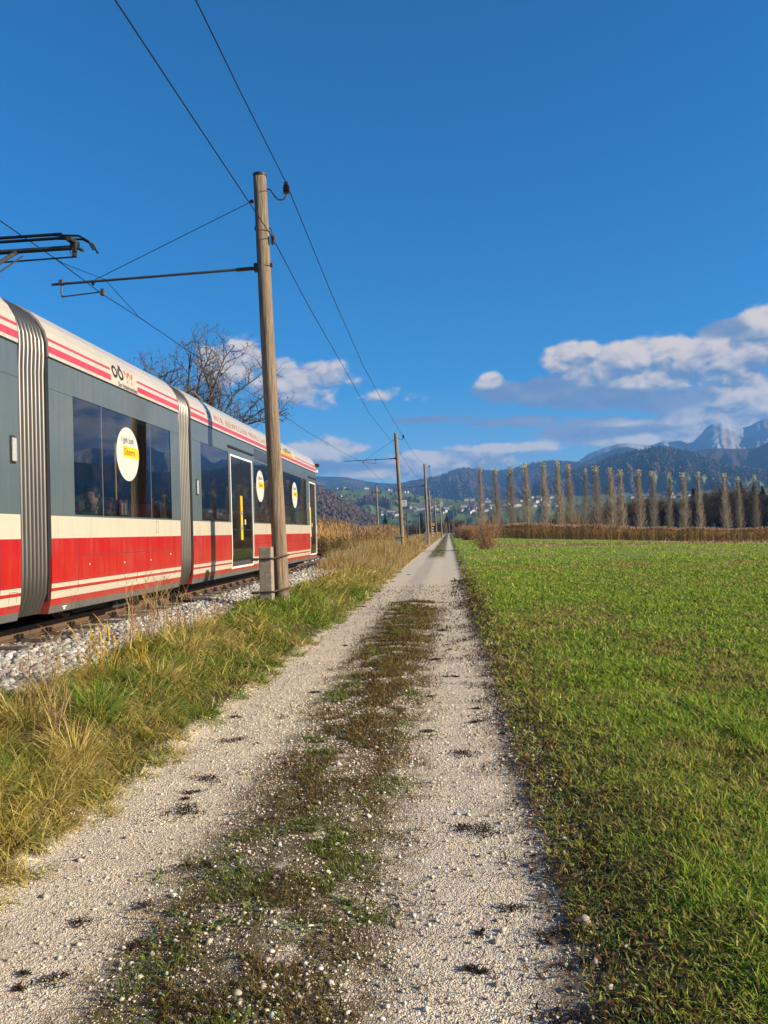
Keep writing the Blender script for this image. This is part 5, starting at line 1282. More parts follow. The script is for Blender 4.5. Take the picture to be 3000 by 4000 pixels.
def round_tree(loc, label, seed, H, R_, zc, n_main=15):
    """open-grown leafless tree: crooked limbs fanning into a rounded crown of fine twigs"""
    rg = np.random.default_rng(seed); limbs = []; twigs = []; tips = []
    top = np.array([.3, 0, zc - R_ * .95])
    limbs.append((np.zeros(3), top * [.5, 1, .5] + [.15, 0, 0], .42, .36)); limbs.append((top * [.5, 1, .5] + [.15, 0, 0], top, .36, .33))
    def crook(p, d, L, r, n_, store, wob, lift):
        pts = [p]; d = d / np.linalg.norm(d)
        for i in range(n_):
            d = d + rg.normal(0, wob, 3) + [0, 0, lift]; d /= np.linalg.norm(d); q_ = pts[-1] + d * L / n_
            store.append((pts[-1], q_, r * (1 - .75 * i / n_), r * (1 - .75 * (i + 1) / n_))); pts.append(q_)
        return pts, d
    for c in range(n_main):
        a = 2 * np.pi * (c * .382 + rg.uniform(-.05, .05)) * 1.0; el_ = rg.uniform(.12, 1.35)
        d = np.array([math.cos(a) * math.cos(el_), math.sin(a) * math.cos(el_), math.sin(el_)])
        pts, _ = crook(top, d, R_ * rg.uniform(1.0, 1.35) * (.8 + .45 * math.sin(el_)), rg.uniform(.13, .2), 7, limbs, .20, .07)
        for k in range(2, 8):
            for _ in range(2):
                p = pts[k - 1] + (pts[min(k, 7)] - pts[k - 1]) * rg.random(); sd = np.cross(pts[min(k, 7)] - pts[k - 1], rg.normal(0, 1, 3)); sd /= np.linalg.norm(sd)
                dd = (pts[min(k, 7)] - pts[k - 1]); dd /= np.linalg.norm(dd)
                p2, d2 = crook(p, dd * .65 + sd + [0, 0, .25], R_ * rg.uniform(.22, .42), .05, 5, limbs, .25, .08)
                for j in range(1, 6):
                    for _ in range(2):
                        s2 = np.cross(d2, rg.normal(0, 1, 3)); s2 /= np.linalg.norm(s2)
                        p3, d3 = crook(p2[j], d2 * .6 + s2 + [0, 0, .3], R_ * rg.uniform(.08, .2), .017, 3, twigs, .28, .08); tips += p3[1:]
                        s3 = np.cross(d3, rg.normal(0, 1, 3)); p4, _ = crook(p3[2], d3 + s3 * .8, R_ * rg.uniform(.05, .1), .012, 2, twigs, .2, .05); tips.append(p4[-1])
    t = empty('bare_tree', tuple(loc), label, 'tree')
    for nm, sel, mn in (('trunk', limbs, .016), ('crown', twigs, .008)):
        A = np.array([q_[0] for q_ in sel]); B_ = np.array([q_[1] for q_ in sel]); ra = np.maximum([q_[2] for q_ in sel], mn); rb = np.maximum([q_[3] for q_ in sel], mn * .7)
        o = obj(nm, np_mesh(nm, [prisms(A, B_, ra, rb, palette(len(A), [(.10, .083, .07), (.14, .115, .098)], [2, 1], .2))], BARK), t)
        if nm == 'crown': o['kind'] = 'stuff'
    tips = np.array(tips); i = rg.integers(0, len(tips), 1500)
    obj('leaves', np_mesh('leaves', [leaf_quads(tips[i] + rg.normal(0, .05, (1500, 3)), rg.uniform(.04, .09, 1500), palette(1500, [(.05, .035, .02), (.12, .07, .03), (.04, .035, .02)], [3, 1, 1]))], LEAF), t)['kind'] = 'stuff'
tc_ = at_y(765, 1455, 60)
round_tree((float(tc_[0]), 60, .1), 'gnarled bare tree with a few dark leaves behind the tram roof', 21, 17, 6.2, float(tc_[2]) - .3, 18)

# --- poplars: upright twigs round a pale stem, golden leaves left at the tip
def poplar_mesh(seed):
    rg = np.random.default_rng(seed); H = 1.0
    zs = np.linspace(0, .97, 9); wob = np.cumsum(rg.normal(0, .004, (9, 2)), 0)
    st = np.concatenate([wob, zs[:, None]], 1)
    tr = prisms(st[:-1], st[1:], .011 * (1.05 - zs[:-1]), .011 * (1.05 - zs[1:]), palette(8, [(.30, .26, .20)], [1], .15))
    n = 560
    z0 = rg.uniform(.06, .90, n); a = rg.uniform(0, 6.28, n)
    w = .10 * np.interp(z0, [0, .15, .45, .75, 1], [.65, 1.0, .80, .42, .2]) * rg.uniform(.3, 1.1, n) * (1 + .25 * math.sin(seed))
    L = rg.uniform(.06, .16, n) * (1.15 - .6 * z0)
    cx = np.interp(z0, zs, wob[:, 0]); cy_ = np.interp(z0, zs, wob[:, 1])
    out = np.stack([np.cos(a), np.sin(a), np.zeros(n)], 1)
    A = np.stack([cx, cy_, z0], 1) + out * (w * .15)[:, None]
    M_ = A + out * (w * .55)[:, None] + np.array([0, 0, 1]) * (L * .5)[:, None]; B_ = A + out * (w * .8)[:, None] + np.array([0, 0, 1]) * L[:, None]
    c = palette(n, [(.33, .27, .20), (.26, .21, .155), (.37, .30, .22)], [2, 2, 1], .2)
    tw = [prisms(A, M_, np.full(n, .0013), np.full(n, .0010), c), prisms(M_, B_, np.full(n, .0010), np.full(n, .0005), c)]
    k = 900; i = rg.integers(0, n, k); t = rg.random(k)[:, None]; P_ = M_[i] * (1 - t) + B_[i] * t
    D = P_ + np.stack([rg.normal(0, .012, k), rg.normal(0, .012, k), rg.uniform(.02, .05, k)], 1)
    tw.append(prisms(P_, D, np.full(k, .0008), np.full(k, .0004), palette(k, [(.20, .145, .10), (.25, .18, .12)], [1, 1], .2)))
    nl = 120; P_ = np.stack([rg.normal(0, .017, nl) + wob[-1, 0], rg.normal(0, .017, nl) + wob[-1, 1], rg.uniform(.93, 1.03, nl)], 1)
    e = rg.integers(0, n, 26); P2 = B_[e][B_[e][:, 2] > .72] + rg.normal(0, .006, (np.sum(B_[e][:, 2] > .72), 3)); P_ = np.concatenate([P_, P2])
    lf = [leaf_quads(P_, rg.uniform(.005, .011, len(P_)), palette(len(P_), [(.58, .47, .22), (.62, .54, .34), (.50, .36, .12)], [3, 2, 1]))]
    return np_mesh('trunk', [tr], BARK), np_mesh('crown', tw, BARK), np_mesh('leaf_tuft', lf, LEAF)
PM = [poplar_mesh(s) for s in (3, 8, 13, 21, 34)]
ORDN = ['first', 'second', 'third', 'fourth', 'fifth', 'sixth', 'seventh', 'eighth', 'ninth', 'tenth', 'eleventh', 'twelfth', 'thirteenth', 'fourteenth', 'fifteenth', 'sixteenth', 'seventeenth', 'eighteenth', 'nineteenth', 'twentieth', 'twenty-first', 'twenty-second']
pops = [(1872, 1825), (1935, 1832), (1995, 1828), (2056, 1818), (2120, 1812), (2175, 1806), (2226, 1822), (2282, 1838), (2328, 1828), (2376, 1836), (2424, 1842), (2489, 1842), (2548, 1847), (2608, 1852), (2667, 1854), (2724, 1850), (2829, 1855), (2884, 1868), (2947, 1862), (3010, 1870), (3070, 1872)]
for k, (px, py) in enumerate(pops):
    Y_ = 246 + k * 3.2; T_ = at_y(px, py, Y_); base = at_y(px + 9, 2095, Y_)
    z0 = float(gz(base[0], Y_)) - .5
    H = float(T_[2] - z0)
    where = f'{ORDN[k]} from the left in the row' if k < 12 else f'{ORDN[len(pops) - 1 - k]} from the right in the row'
    t = empty('poplar', (float(T_[0]), Y_, z0), f'slender leafless poplar with pale golden tip, {where}', 'tree', 'poplars in a row beyond the field')
    v = PM[(k * 2 + k // 3) % 5]; sx_ = random.uniform(.8, 1.3); tilt_ = (random.uniform(-.02, .02), random.uniform(-.025, .025))
    for nm, me in zip(('trunk', 'crown', 'leaf_tuft'), v):
        o = obj(nm, me, t); o.scale = (H * sx_, H * sx_, H); o.rotation_euler.x = tilt_[0]; o.rotation_euler.y = tilt_[1]
        o.rotation_euler.z = k * 1.7
        if nm != 'trunk': o['kind'] = 'stuff'

# --- reeds
def reed_parts(x, y, L, kf, cols, wts, plume=True, lean=.12):
    n = len(x); P_ = on(x, y, -.05); col = palette(n, cols, wts, .3)
    az_ = RNG.uniform(0, 6.28, n); ln = np.abs(RNG.normal(0, lean, n)) + .02
    out = [blades(P_, L, .012 * kf, az_, ln, col * .85)]
    k = 3; i = np.repeat(np.arange(n), k); m_ = len(i)
    Q_ = P_[i].copy(); Q_[:, 2] += L[i] * RNG.uniform(.3, .85, m_)
    out.append(blades(Q_, L[i] * RNG.uniform(.14, .26, m_), .022 * kf[i], RNG.uniform(0, 6.28, m_), np.clip(RNG.normal(.5, .25, m_), .05, 1.2), col[i] * RNG.uniform(.8, 1.25, (m_, 1))))
    if plume:
        Q_ = P_.copy(); Q_[:, 2] += L * .86
        out.append(blades(Q_, L * .17, .05 * kf, az_, ln + .25, palette(n, [(.30, .19, .10), (.36, .25, .15)], [1, 1], .2)))
    return out
RC = [(.66, .41, .15), (.56, .33, .11), (.72, .52, .23), (.44, .25, .09)]
n = 9000
t = RNG.random(n); x = 3 + t * 66; y = 168 - 6 * t + RNG.random(n) ** 1.5 * 12
L = RNG.uniform(2.5, 3.3, n) * (.82 + .36 * fbm(x * .2, y * .1, 2, 5)) * np.where(x < 9, .85, 1)
pr = reed_parts(x, y, L, np.full(n, 3.6), RC, [3, 3, 2, 1.5])
V, Q, T, C = join_np(pr); stuff('reed_belt', mesh_np('reed_belt', V, quads=Q, tris=T, mats=[GRASS], col=C), 'brown reed belt along the far edge of the green field', 'reeds')
n = 1200; x = RNG.uniform(66, 90, n); y = 174 + RNG.random(n) * 14
V, Q, T, C = join_np(reed_parts(x, y, RNG.uniform(2, 3, n), np.full(n, 4.0), [(.10, .07, .05), (.14, .09, .05)], [1, 1]))
stuff('dark_reeds', mesh_np('dark_reeds', V, quads=Q, tris=T, mats=[GRASS], col=C), 'dark withered reeds beyond the right end of the reed belt', 'reeds')
n = 8000
y = 41 + RNG.random(n) ** 1.6 * 36; x = -8.3 - RNG.random(n) * 11 - (y - 41) * .02
keep = (y > 41 + 14 * sstep(x, -9.6, -8.0)); x, y = x[keep], y[keep]; n = len(x)
L = RNG.uniform(2.0, 2.75, n) * (.8 + .4 * fbm(x * .5, y * .2, 2, 15))
V, Q, T, C = join_np(reed_parts(x, y, L, np.full(n, 1.45), RC, [3, 3, 2, 2], lean=.16))
stuff('reed_bed', mesh_np('reed_bed', V, quads=Q, tris=T, mats=[GRASS], col=C), 'tall rust brown reed bed left of the railway beyond the tram', 'reeds')
n = 1500; y = RNG.uniform(62, 110, n); x = -7.8 + RNG.random(n) * 2.4 - (y - 62) * .01
V, Q, T, C = join_np(reed_parts(x, y, RNG.uniform(1.1, 2.1, n), np.full(n, 1.9), [(.44, .29, .11), (.36, .22, .08)], [1, 1]))
stuff('reed_fringe', mesh_np('reed_fringe', V, quads=Q, tris=T, mats=[GRASS], col=C), 'golden reeds closing in on the rails behind the second pole', 'reeds')

# --- shrubs
def shrub(name, loc, label, seed, h, w, n, cols, leaves=0, lcols=None, thick=.012, group=None):
    rg = np.random.default_rng(seed)
    a = rg.uniform(0, 6.28, n); e = rg.uniform(.35, 1.45, n); L = h * rg.uniform(.55, 1.05, n)
    d = np.stack([np.cos(a) * np.cos(e) * w / h, np.sin(a) * np.cos(e) * w / h, np.sin(e)], 1)
    A = np.stack([rg.normal(0, w * .12, n), rg.normal(0, w * .12, n), np.zeros(n)], 1); M_ = A + d * (L * .55)[:, None] + rg.normal(0, .05 * h, (n, 3)); B_ = M_ + (d * .8 + np.array([0, 0, .35])) * (L * .45)[:, None] + rg.normal(0, .06 * h, (n, 3))
    c = palette(n, cols, [1] * len(cols), .25)
    main = [prisms(A, M_, np.full(n, thick), np.full(n, thick * .7), c), prisms(M_, B_, np.full(n, thick * .7), np.full(n, thick * .3), c)]
    k = n * 4; i = rg.integers(0, n, k); t = rg.random(k)[:, None]; P_ = M_[i] * (1 - t) + B_[i] * t; D = P_ + rg.normal(0, .11 * h, (k, 3)) + np.array([0, 0, .07 * h])
    O_ = tuple(loc); s = empty(name, O_, label, 'shrub', group)
    obj('stems', np_mesh('stems', main, BARK), s)['kind'] = 'stuff'
    obj('twigs', np_mesh('twigs', [prisms(P_, D, np.full(k, thick * .45), np.full(k, thick * .2), palette(k, cols, [1] * len(cols), .3))], BARK), s)['kind'] = 'stuff'
    if leaves:
        i = rg.integers(0, k, leaves); obj('leaves', np_mesh('leaves', [leaf_quads(D[i] + rg.normal(0, .03 * h, (leaves, 3)), rg.uniform(.02, .05, leaves) * max(1, thick / .012), palette(leaves, lcols, [1] * len(lcols), .3))], LEAF), s)
    return s
TW = [(.33, .19, .11), (.24, .135, .08), (.40, .25, .14)]
bz = at_y(1900, 2148, 59)
shrub('twiggy_bush', (bz[0], 59, float(gz(bz[0], 59)) - .05), 'red brown leafless bush standing alone at the edge of the field', 2, 2.7, 1.7, 190, TW, 420, [(.30, .10, .04), (.22, .12, .05)], .013)
for k, (px, Y_, h, lab, cl, lc) in enumerate(((1262, 40, 1.2, 'low bramble shrub with yellow green leaves beside the tram end', [(.16, .10, .06)], [(.22, .17, .04), (.14, .10, .03)]), (1322, 45, 1.1, 'thin olive leaved shrub in front of the left reed bed', [(.17, .12, .07)], [(.24, .20, .05), (.17, .14, .04)]),
                                              (1248, 36, .7, 'low dark bramble shrub close to the tram end', [(.10, .06, .045)], [(.10, .055, .03), (.13, .08, .03)]))):
    p_ = at_y(px, 2140, Y_); shrub('bramble', (p_[0], Y_, float(gz(p_[0], Y_)) - .03), lab, 30 + k, h, h * .8, 70, cl, 900, lc, .012)
for k, (px, py, Y_, h, w, lab) in enumerate(((1830, 2098, 120, 2.3, 2.2, 'rusty thicket where the reed belt meets the path'), (1800, 2096, 150, 2.4, 2.4, 'dark brown thicket at the left end of the reed belt'), (2245, 2096, 190, 6.5, 4.2, 'bushy bare willow shrub in front of the seventh poplar'), (1860, 2100, 160, 2.4, 2.4, 'brown scrub behind the lone bush'))):
    p_ = at_y(px, py, Y_); shrub('thicket', (p_[0], Y_, float(gz(p_[0], Y_)) - .05), lab, 50 + k, h, w, 220, TW if k != 2 else [(.26, .18, .09), (.20, .14, .08)], 300, [(.28, .12, .05), (.2, .11, .05)], .03)
n = 700; px_ = RNG.normal(0, 2.2, n); hm = at_y(2870, 2158, 75)
V, Q, T, C = join_np([blades(on(hm[0] + px_ * 1.3, 75 + RNG.normal(0, .8, n)), RNG.uniform(.2, .55, n) * np.exp(-(px_ / 2.5) ** 2), np.full(n, .05), RNG.uniform(0, 6.28, n), RNG.uniform(.1, .6, n), palette(n, [(.20, .115, .06), (.28, .17, .09)], [1, 1]))])
stuff('weed_patch', mesh_np('weed_patch', V, quads=Q, tris=T, mats=[GRASS], col=C), 'dark brown weed heap on the dry strip at the right of the field', 'weeds')
# ------------------------------------------------------------------ woodland belt by the lake
def conifer_mesh(seed):
    rg = np.random.default_rng(seed); parts = []
    n = 900; z = rg.uniform(.05, 1, n); R_ = .20 * (1.02 - z) ** .65 * rg.uniform(.5, 1.25, n) * (1 + .25 * np.sin(z * 17 + seed)); a = rg.uniform(0, 6.28, n)
    A = np.stack([np.cos(a) * R_ * .1, np.sin(a) * R_ * .1, z], 1); B_ = np.stack([np.cos(a) * R_, np.sin(a) * R_, z - R_ * rg.uniform(.15, .5, n)], 1)
    parts.append(prisms(A, B_, np.full(n, .012), np.full(n, .003), palette(n, [(.018, .030, .014), (.026, .042, .018), (.034, .045, .018)], [2, 2, 1], .3)))
    tr = prisms(np.array([[0, 0, 0.]]), np.array([[0, 0, .98]]), np.array([.014]), np.array([.002]), palette(1, [(.06, .045, .035)], [1]))
    return np_mesh('trunk', [tr], BARK), np_mesh('crown', parts, BARK)
def broad_mesh(seed, col, twig=True, leafcol=None):
    segs, tips = branch_tree(seed, 1.0, 3, .5, .018, .28, L0=.27)
    sel = [s for s in segs if s[4] < 1]; A = np.array([s[0] for s in sel]); B_ = np.array([s[1] for s in sel])
    tr = prisms(A, B_, np.maximum([s[2] for s in sel], .003), np.maximum([s[3] for s in sel], .003), palette(len(A), [col], [1], .2))
    sel = [s for s in segs if s[4] >= 1]; A = np.array([s[0] for s in sel]); B_ = np.array([s[1] for s in sel])
    cr = [prisms(A, B_, np.full(len(A), .0032), np.full(len(A), .0024), palette(len(A), [col], [1], .3))]
    k = 1500; i = RNG.integers(0, len(tips), k); P_ = tips[i] + RNG.normal(0, .035, (k, 3)); D = P_ + RNG.normal(0, .045, (k, 3)) + [0, 0, .03]
    cr.append(prisms(P_, D, np.full(k, .0022), np.full(k, .001), palette(k, [leafcol or col], [1], .35)))
    return np_mesh('trunk', [tr], BARK), np_mesh('crown', cr, BARK)
CON = [conifer_mesh(s) for s in (1, 2, 3)]
BRO = [broad_mesh(41, (.045, .034, .027), True, (.06, .042, .03)), broad_mesh(42, (.06, .042, .03), True, (.11, .065, .035)), broad_mesh(43, (.05, .036, .03), True, (.085, .055, .035))]
def plant(kind, meshes, px, py_top, Y, k, label, group, base=None):
    T_ = at_y(px, py_top, Y); z0 = (-3.5 if base is None else base); H = float(T_[2] - z0)
    t = empty(kind, (float(T_[0]), Y, z0), label, 'tree', group)
    for nm, me in zip(('trunk', 'crown'), meshes):
        o = obj(nm, me, t); s = 1 if kind != 'broad_tree' else 1 / 1.12
        
        wd = random.uniform(.9, 1.25); o.scale = (H * wd * s, H * wd * s, H * s); o.rotation_euler.z = k * 2.4
wood = []
for k in range(64):                                          # right: tall dark wood behind the poplars
    px = 2195 + k * 14.5 + random.uniform(-9, 9)
    top = 1985 - 70 * sstep(px, 2280, 2420) - 45 * sstep(px, 2680, 2780) + random.uniform(-28, 34)
    wood.append((px, float(top), 345 + random.uniform(0, 50)))
for k in range(34):                                          # middle: lower belt at the lake
    px = 1500 + k * 22 + random.uniform(-10, 10)
    top = 2018 + 14 * math.sin(px * .021) + random.uniform(-16, 16)
    wood.append((px, float(top), 450 + random.uniform(-30, 90)))
wood.sort(key=lambda w_: (w_[2] > 399, w_[0]))
kinds = [(px > 2190 and Y_ < 400, random.random() < (.3 if (px > 2190 and Y_ < 400) else .38)) for (px, top, Y_) in wood]
ones = ['', 'first', 'second', 'third', 'fourth', 'fifth', 'sixth', 'seventh', 'eighth', 'ninth']
teens = ['tenth', 'eleventh', 'twelfth', 'thirteenth', 'fourteenth', 'fifteenth', 'sixteenth', 'seventeenth', 'eighteenth', 'nineteenth']
def ordinal(k):
    if k < 10: return ones[k]
    if k < 20: return teens[k - 10]
    t_ = ['twenty', 'thirty', 'forty', 'fifty', 'sixty'][k // 10 - 2]
    return t_ + '-' + ones[k % 10] if k % 10 else t_[:-1] + 'ieth'
cnt = {}
for k, ((px, top, Y_), (right, con)) in enumerate(zip(wood, kinds)):
    key = (right, con); cnt[key] = cnt.get(key, 0) + 1; o_ = ordinal(cnt[key])
    if con and right: top += 22
    if right: lab = f'{"dark spruce" if con else "dark bare broadleaf tree"} in the wood behind the poplars, {o_} such from left'; gp = 'wood behind the poplars'
    else: lab = f'{"dark conifer" if con else "brown broadleaf tree"} in the low lakeside belt, {o_} such from left'; gp = 'low tree belt by the lake'
    plant('spruce' if con else 'broad_tree', CON[k % 3] if con else BRO[k % 3], px, top, Y_, k, lab, gp, -4.5)

# ------------------------------------------------------------------ hills and mountains
LAND = vcol_mat('hillside_land', .95, 0.0, spec=.05)
FOREST = vcol_mat('hillside_trees', .95, 0.0, spec=.03)
def ridge(name, sky_px, D, depth, base, nx, nz, seed, colf, amp=.12, rough=4.0, back=.35, rib=1.0):
    """a hill range: crest follows the skyline at distance D, the slope comes forward by depth*D"""
    px = np.array([p[0] for p in sky_px], float); py = np.array([p[1] for p in sky_px], float)
    u = np.linspace(px[0], px[-1], nx); v = np.interp(u, px, py)
    r = np.array([ray(a, b_) for a, b_ in zip(u, v)]); h = np.linalg.norm(r[:, :2], axis=1)
    dx, dy = r[:, 0] / h, r[:, 1] / h; azs = np.arctan2(dx, dy); zc = CAMZ + r[:, 2] / h * D
    t = np.concatenate([np.linspace(0, 1, nz), 1 + np.linspace(.06, 1, 9) * 1.0])
    TT, AA = np.meshgrid(t, azs, indexing='ij'); ZC = np.broadcast_to(zc, TT.shape)
    dist = np.where(TT <= 1, D * (1 - depth * (1 - TT)), D * (1 + back * (TT - 1)))
    prof = np.where(TT <= 1, TT ** 1.15 * (1.0 - .0) , np.clip(1 - (TT - 1) * .9, 0, 1))
    X_, Y_ = np.sin(AA) * dist, np.cos(AA) * dist
    s = rough / D
    n1_ = fbm(X_ * s * 3 + 31, Y_ * s * 3, 5, seed); n2_ = 1 - np.abs(2 * fbm(AA * rough * 9, TT * 2.2 + AA * 7, 4, seed + 5) - 1)
    mod = np.where(TT <= 1, 4 * TT * (1 - TT) + .03, .1)
    Z_ = base + (ZC - base) * prof + (ZC - base) * amp * mod * ((n1_ - .5) * 1.6 + rib * (n2_ - .6) * 1.3)
    V = np.stack([X_, Y_, Z_], -1)
    rel = (Z_ - base) / np.maximum(ZC.max() - base, 1)
    C = colf(X_, Y_, Z_, TT, rel, n1_, n2_, u[None, :] + 0 * TT)
    ny = len(t); i, j = np.meshgrid(np.arange(nx - 1), np.arange(ny - 1)); a = (j * nx + i).ravel()
    me = mesh_np(name, V.reshape(-1, 3), quads=np.stack([a, a + 1, a + nx + 1, a + nx], 1), mats=[LAND], col=C.reshape(-1, 3), smooth_=True)
    struct(name, me)
    return V, C
CONF = np.array([.012, .020, .014]); DEC = np.array([.062, .040, .030]); MEAD = np.array([.095, .13, .045]); ROCK = np.array([.20, .20, .20]); SNOW = np.array([.46, .50, .58])
def mixn(a, b_, f): return a * (1 - f[..., None]) + b_ * f[..., None]
def forest_col(dec=.5, mead=.0, msc=.004, dsc=.006):
    def f(X_, Y_, Z_, TT, rel, n1_, n2_, u):
        d = sstep(fbm(X_ * dsc, Y_ * dsc, 4, 77) + (n2_ - .6) * .4, .62 - dec * .35, .74 - dec * .35); c = mixn(np.broadcast_to(CONF, X_.shape + (3,)), DEC, d)
        if mead:
            m_ = sstep(fbm(X_ * msc, Y_ * msc, 3, 99) + .25 * (1 - rel), .78 - mead * .5, .82 - mead * .5); c = mixn(c, MEAD, m_)
        return c
    return f
def snow_col(X_, Y_, Z_, TT, rel, n1_, n2_, u):
    c = mixn(np.broadcast_to(CONF * 1.3, X_.shape + (3,)), ROCK, sstep(rel + (n1_ - .5) * .5, .25, .55))
    f = fbm(u * .019, Z_ * .009 + u * .004, 5, 17)
    return mixn(c, SNOW, sstep(rel * .7 + (f - .5) * 1.5 + (n1_ - .5) * .5, .40, .95) * .5)
snow_sky = [(2150, 1860), (2245, 1812), (2300, 1772), (2360, 1750), (2418, 1733), (2469, 1731), (2530, 1740), (2553, 1737), (2595, 1721), (2629, 1725), (2659, 1721), (2685, 1733), (2705, 1728), (2722, 1712), (2739, 1697), (2752, 1678), (2764, 1667), (2785, 1657), (2819, 1652), (2861, 1661), (2908, 1670), (2933, 1662), (2954, 1648), (2983, 1638), (3010, 1634), (3080, 1650), (3150, 1640), (3230, 1625), (3330, 1640), (3480, 1620), (3650, 1640), (3850, 1630), (4150, 1660), (4600, 1650)]
ridge('snowy_mountain', snow_sky, 8200, .32, -6, 560, 80, 3, snow_col, .15, 13, rib=.2)
far_sky = [(700, 1870), (900, 1858), (1100, 1852), (1232, 1859), (1284, 1862), (1348, 1864), (1390, 1872), (1436, 1881), (1487, 1887), (1537, 1889), (1580, 1884), (1605, 1876), (1664, 1872), (1760, 1880), (1900, 1890)]
ridge('far_ridge', far_sky, 7400, .3, -6, 260, 30, 13, forest_col(.2), .10, 5)
mid_sky = [(1540, 1905), (1600, 1885), (1664, 1871), (1723, 1859), (1748, 1847), (1782, 1836), (1812, 1830), (1854, 1831), (1908, 1837), (1963, 1839), (2017, 1830), (2071, 1815), (2125, 1806), (2162, 1802), (2198, 1806), (2245, 1812), (2290, 1812), (2340, 1820), (2400, 1850), (2500, 1890)]
Vm, Cm = ridge('wooded_hill', mid_sky, 6200, .42, -6, 360, 44, 23, forest_col(.25, .12, .0012, .0022), .14, 5)
b_sky = [(2180, 1850), (2230, 1818), (2270, 1806), (2300, 1796), (2363, 1769), (2418, 1748), (2448, 1745), (2498, 1756), (2560, 1775), (2640, 1800), (2700, 1830)]
ridge('wooded_spur', b_sky, 6900, .3, -6, 200, 34, 33, forest_col(.2), .12, 5)
c_sky = [(2640, 1800), (2692, 1767), (2743, 1757), (2806, 1752), (2870, 1754), (2912, 1754), (2950, 1752), (2985, 1735), (3020, 1718), (3100, 1690), (3200, 1700), (3350, 1670), (3500, 1690), (3700, 1650), (4000, 1700), (4500, 1690)]
ridge('foothill', c_sky, 5600, .3, -6, 300, 36, 43, forest_col(.45, 0, .002, .0018), .15, 6)
brown_sky = [(2080, 1900), (2143, 1862), (2200, 1848), (2270, 1828), (2300, 1824), (2342, 1810), (2384, 1786), (2448, 1767), (2502, 1760), (2553, 1748), (2595, 1750), (2659, 1756), (2701, 1769), (2764, 1792), (2827, 1812), (2891, 1830), (2980, 1840), (3100, 1830), (3300, 1800), (3500, 1810), (3800, 1790), (4400, 1830)]
Vb, Cb = ridge('brown_hill', brown_sky, 4300, .42, -6, 420, 50, 53, forest_col(.42, .05, .003, .0021), .17, 7)
green_sky = [(800, 1915), (1000, 1918), (1150, 1914), (1268, 1916), (1330, 1911), (1424, 1910), (1470, 1914), (1512, 1918), (1559, 1920), (1600, 1926), (1650, 1938), (1700, 1944), (1760, 1950), (1850, 1965), (1950, 1985)]
Vg, Cg = ridge('green_hill', green_sky, 3300, .40, -6, 260, 40, 63, forest_col(.45, .62, .0042, .006), .10, 4)
left_sky = [(500, 1850), (800, 1868), (1000, 1880), (1150, 1884), (1200, 1892), (1234, 1903), (1262, 1914), (1300, 1934), (1340, 1958), (1381, 1982), (1420, 2005), (1470, 2030)]
Vl, Cl = ridge('left_hill', left_sky, 2000, .35, -6, 160, 34, 73, forest_col(.78, 0, .004, .008), .10, 4)
shore_sky = [(900, 2030), (1200, 2020), (1381, 2000), (1480, 1994), (1560, 1990), (1640, 1985), (1720, 1966), (1800, 1958), (1900, 1955), (2000, 1950), (2200, 1940), (2400, 1930), (2600, 1924), (2800, 1914), (3000, 1905), (3400, 1890), (3900, 1880), (4500, 1880)]
Vs, Cs = ridge('shore_slope', shore_sky, 2700, .45, -6, 420, 36, 83, forest_col(.5, .78, .004, .008), .10, 5)
# trees on the slopes: conifers as cones, bare woods as round crowns
def scatter(name, V, C, n, hgt, seed, label, tmin=0):
    rg = np.random.default_rng(seed); nt_, nu = V.shape[:2]; tmax = nt_ - 9
    a = rg.uniform(tmin, tmax - 1.01, n); b_ = rg.uniform(0, nu - 1.01, n); i = a.astype(int); j = b_.astype(int); fa = (a - i)[:, None]; fb = (b_ - j)[:, None]
    lerp = lambda G: (G[i, j] * (1 - fa) + G[i + 1, j] * fa) * (1 - fb) + (G[i, j + 1] * (1 - fa) + G[i + 1, j + 1] * fa) * fb
    P_, c = lerp(V), lerp(C)
    keep = ~((c[:, 1] > c[:, 0] * 1.12) & (c[:, 1] > .045)) | (rg.random(n) < .035)
    P_, c = P_[keep], c[keep]; n = len(P_)
    h = hgt * rg.uniform(.6, 1.3, n); con = (c[:, 0] < .038) ^ (rg.random(n) < .12)
    w = np.where(con, .22, .42) * h
    ang = rg.uniform(0, 6.28, n); ring = []
    zlo = np.where(con, .05, .35) * h
    for k in range(5):
        q_ = ang + k * 2 * np.pi / 5; rr = w * rg.uniform(.7, 1.2, n); ring.append(P_ + np.stack([np.cos(q_) * rr, np.sin(q_) * rr, zlo * rg.uniform(.7, 1.3, n)], 1))
    top = P_ + np.stack([rg.normal(0, .05, n) * h, rg.normal(0, .05, n) * h, np.where(con, 1.0, .92) * h], 1); mid_ = []
    for k in range(5):
        q_ = ang + (k + .5) * 2 * np.pi / 5; rr = np.where(con, w * .45, w * .85) * rg.uniform(.7, 1.2, n); mid_.append(P_ + np.stack([np.cos(q_) * rr, np.sin(q_) * rr, np.where(con, .55, .72) * h * rg.uniform(.9, 1.1, n)], 1))
    VV = np.stack(ring + mid_ + [top], 1).reshape(-1, 3); o = (np.arange(n) * 11)[:, None]; T_ = []
    for k in range(5): T_ += [o + np.array([[k, (k + 1) % 5, 5 + k]]), o + np.array([[(k + 1) % 5, 5 + (k + 1) % 5, 5 + k]]), o + np.array([[5 + k, 5 + (k + 1) % 5, 10]])]
    cc = np.where(con[:, None], palette(n, [(.010, .018, .012), (.015, .025, .015)], [1, 1], .3), palette(n, [(.080, .056, .044), (.062, .046, .038), (.105, .066, .042), (.045, .038, .030)], [3, 3, 1, 1], .3))
    stuff(name, mesh_np(name, VV, tris=np.concatenate(T_), mats=[FOREST], col=np.repeat(cc, 11, 0)), label, 'forest')
scatter('hill_forest', Vl, Cl, 8000, 11, 1, 'bare brown woods covering the hill behind the left reeds')
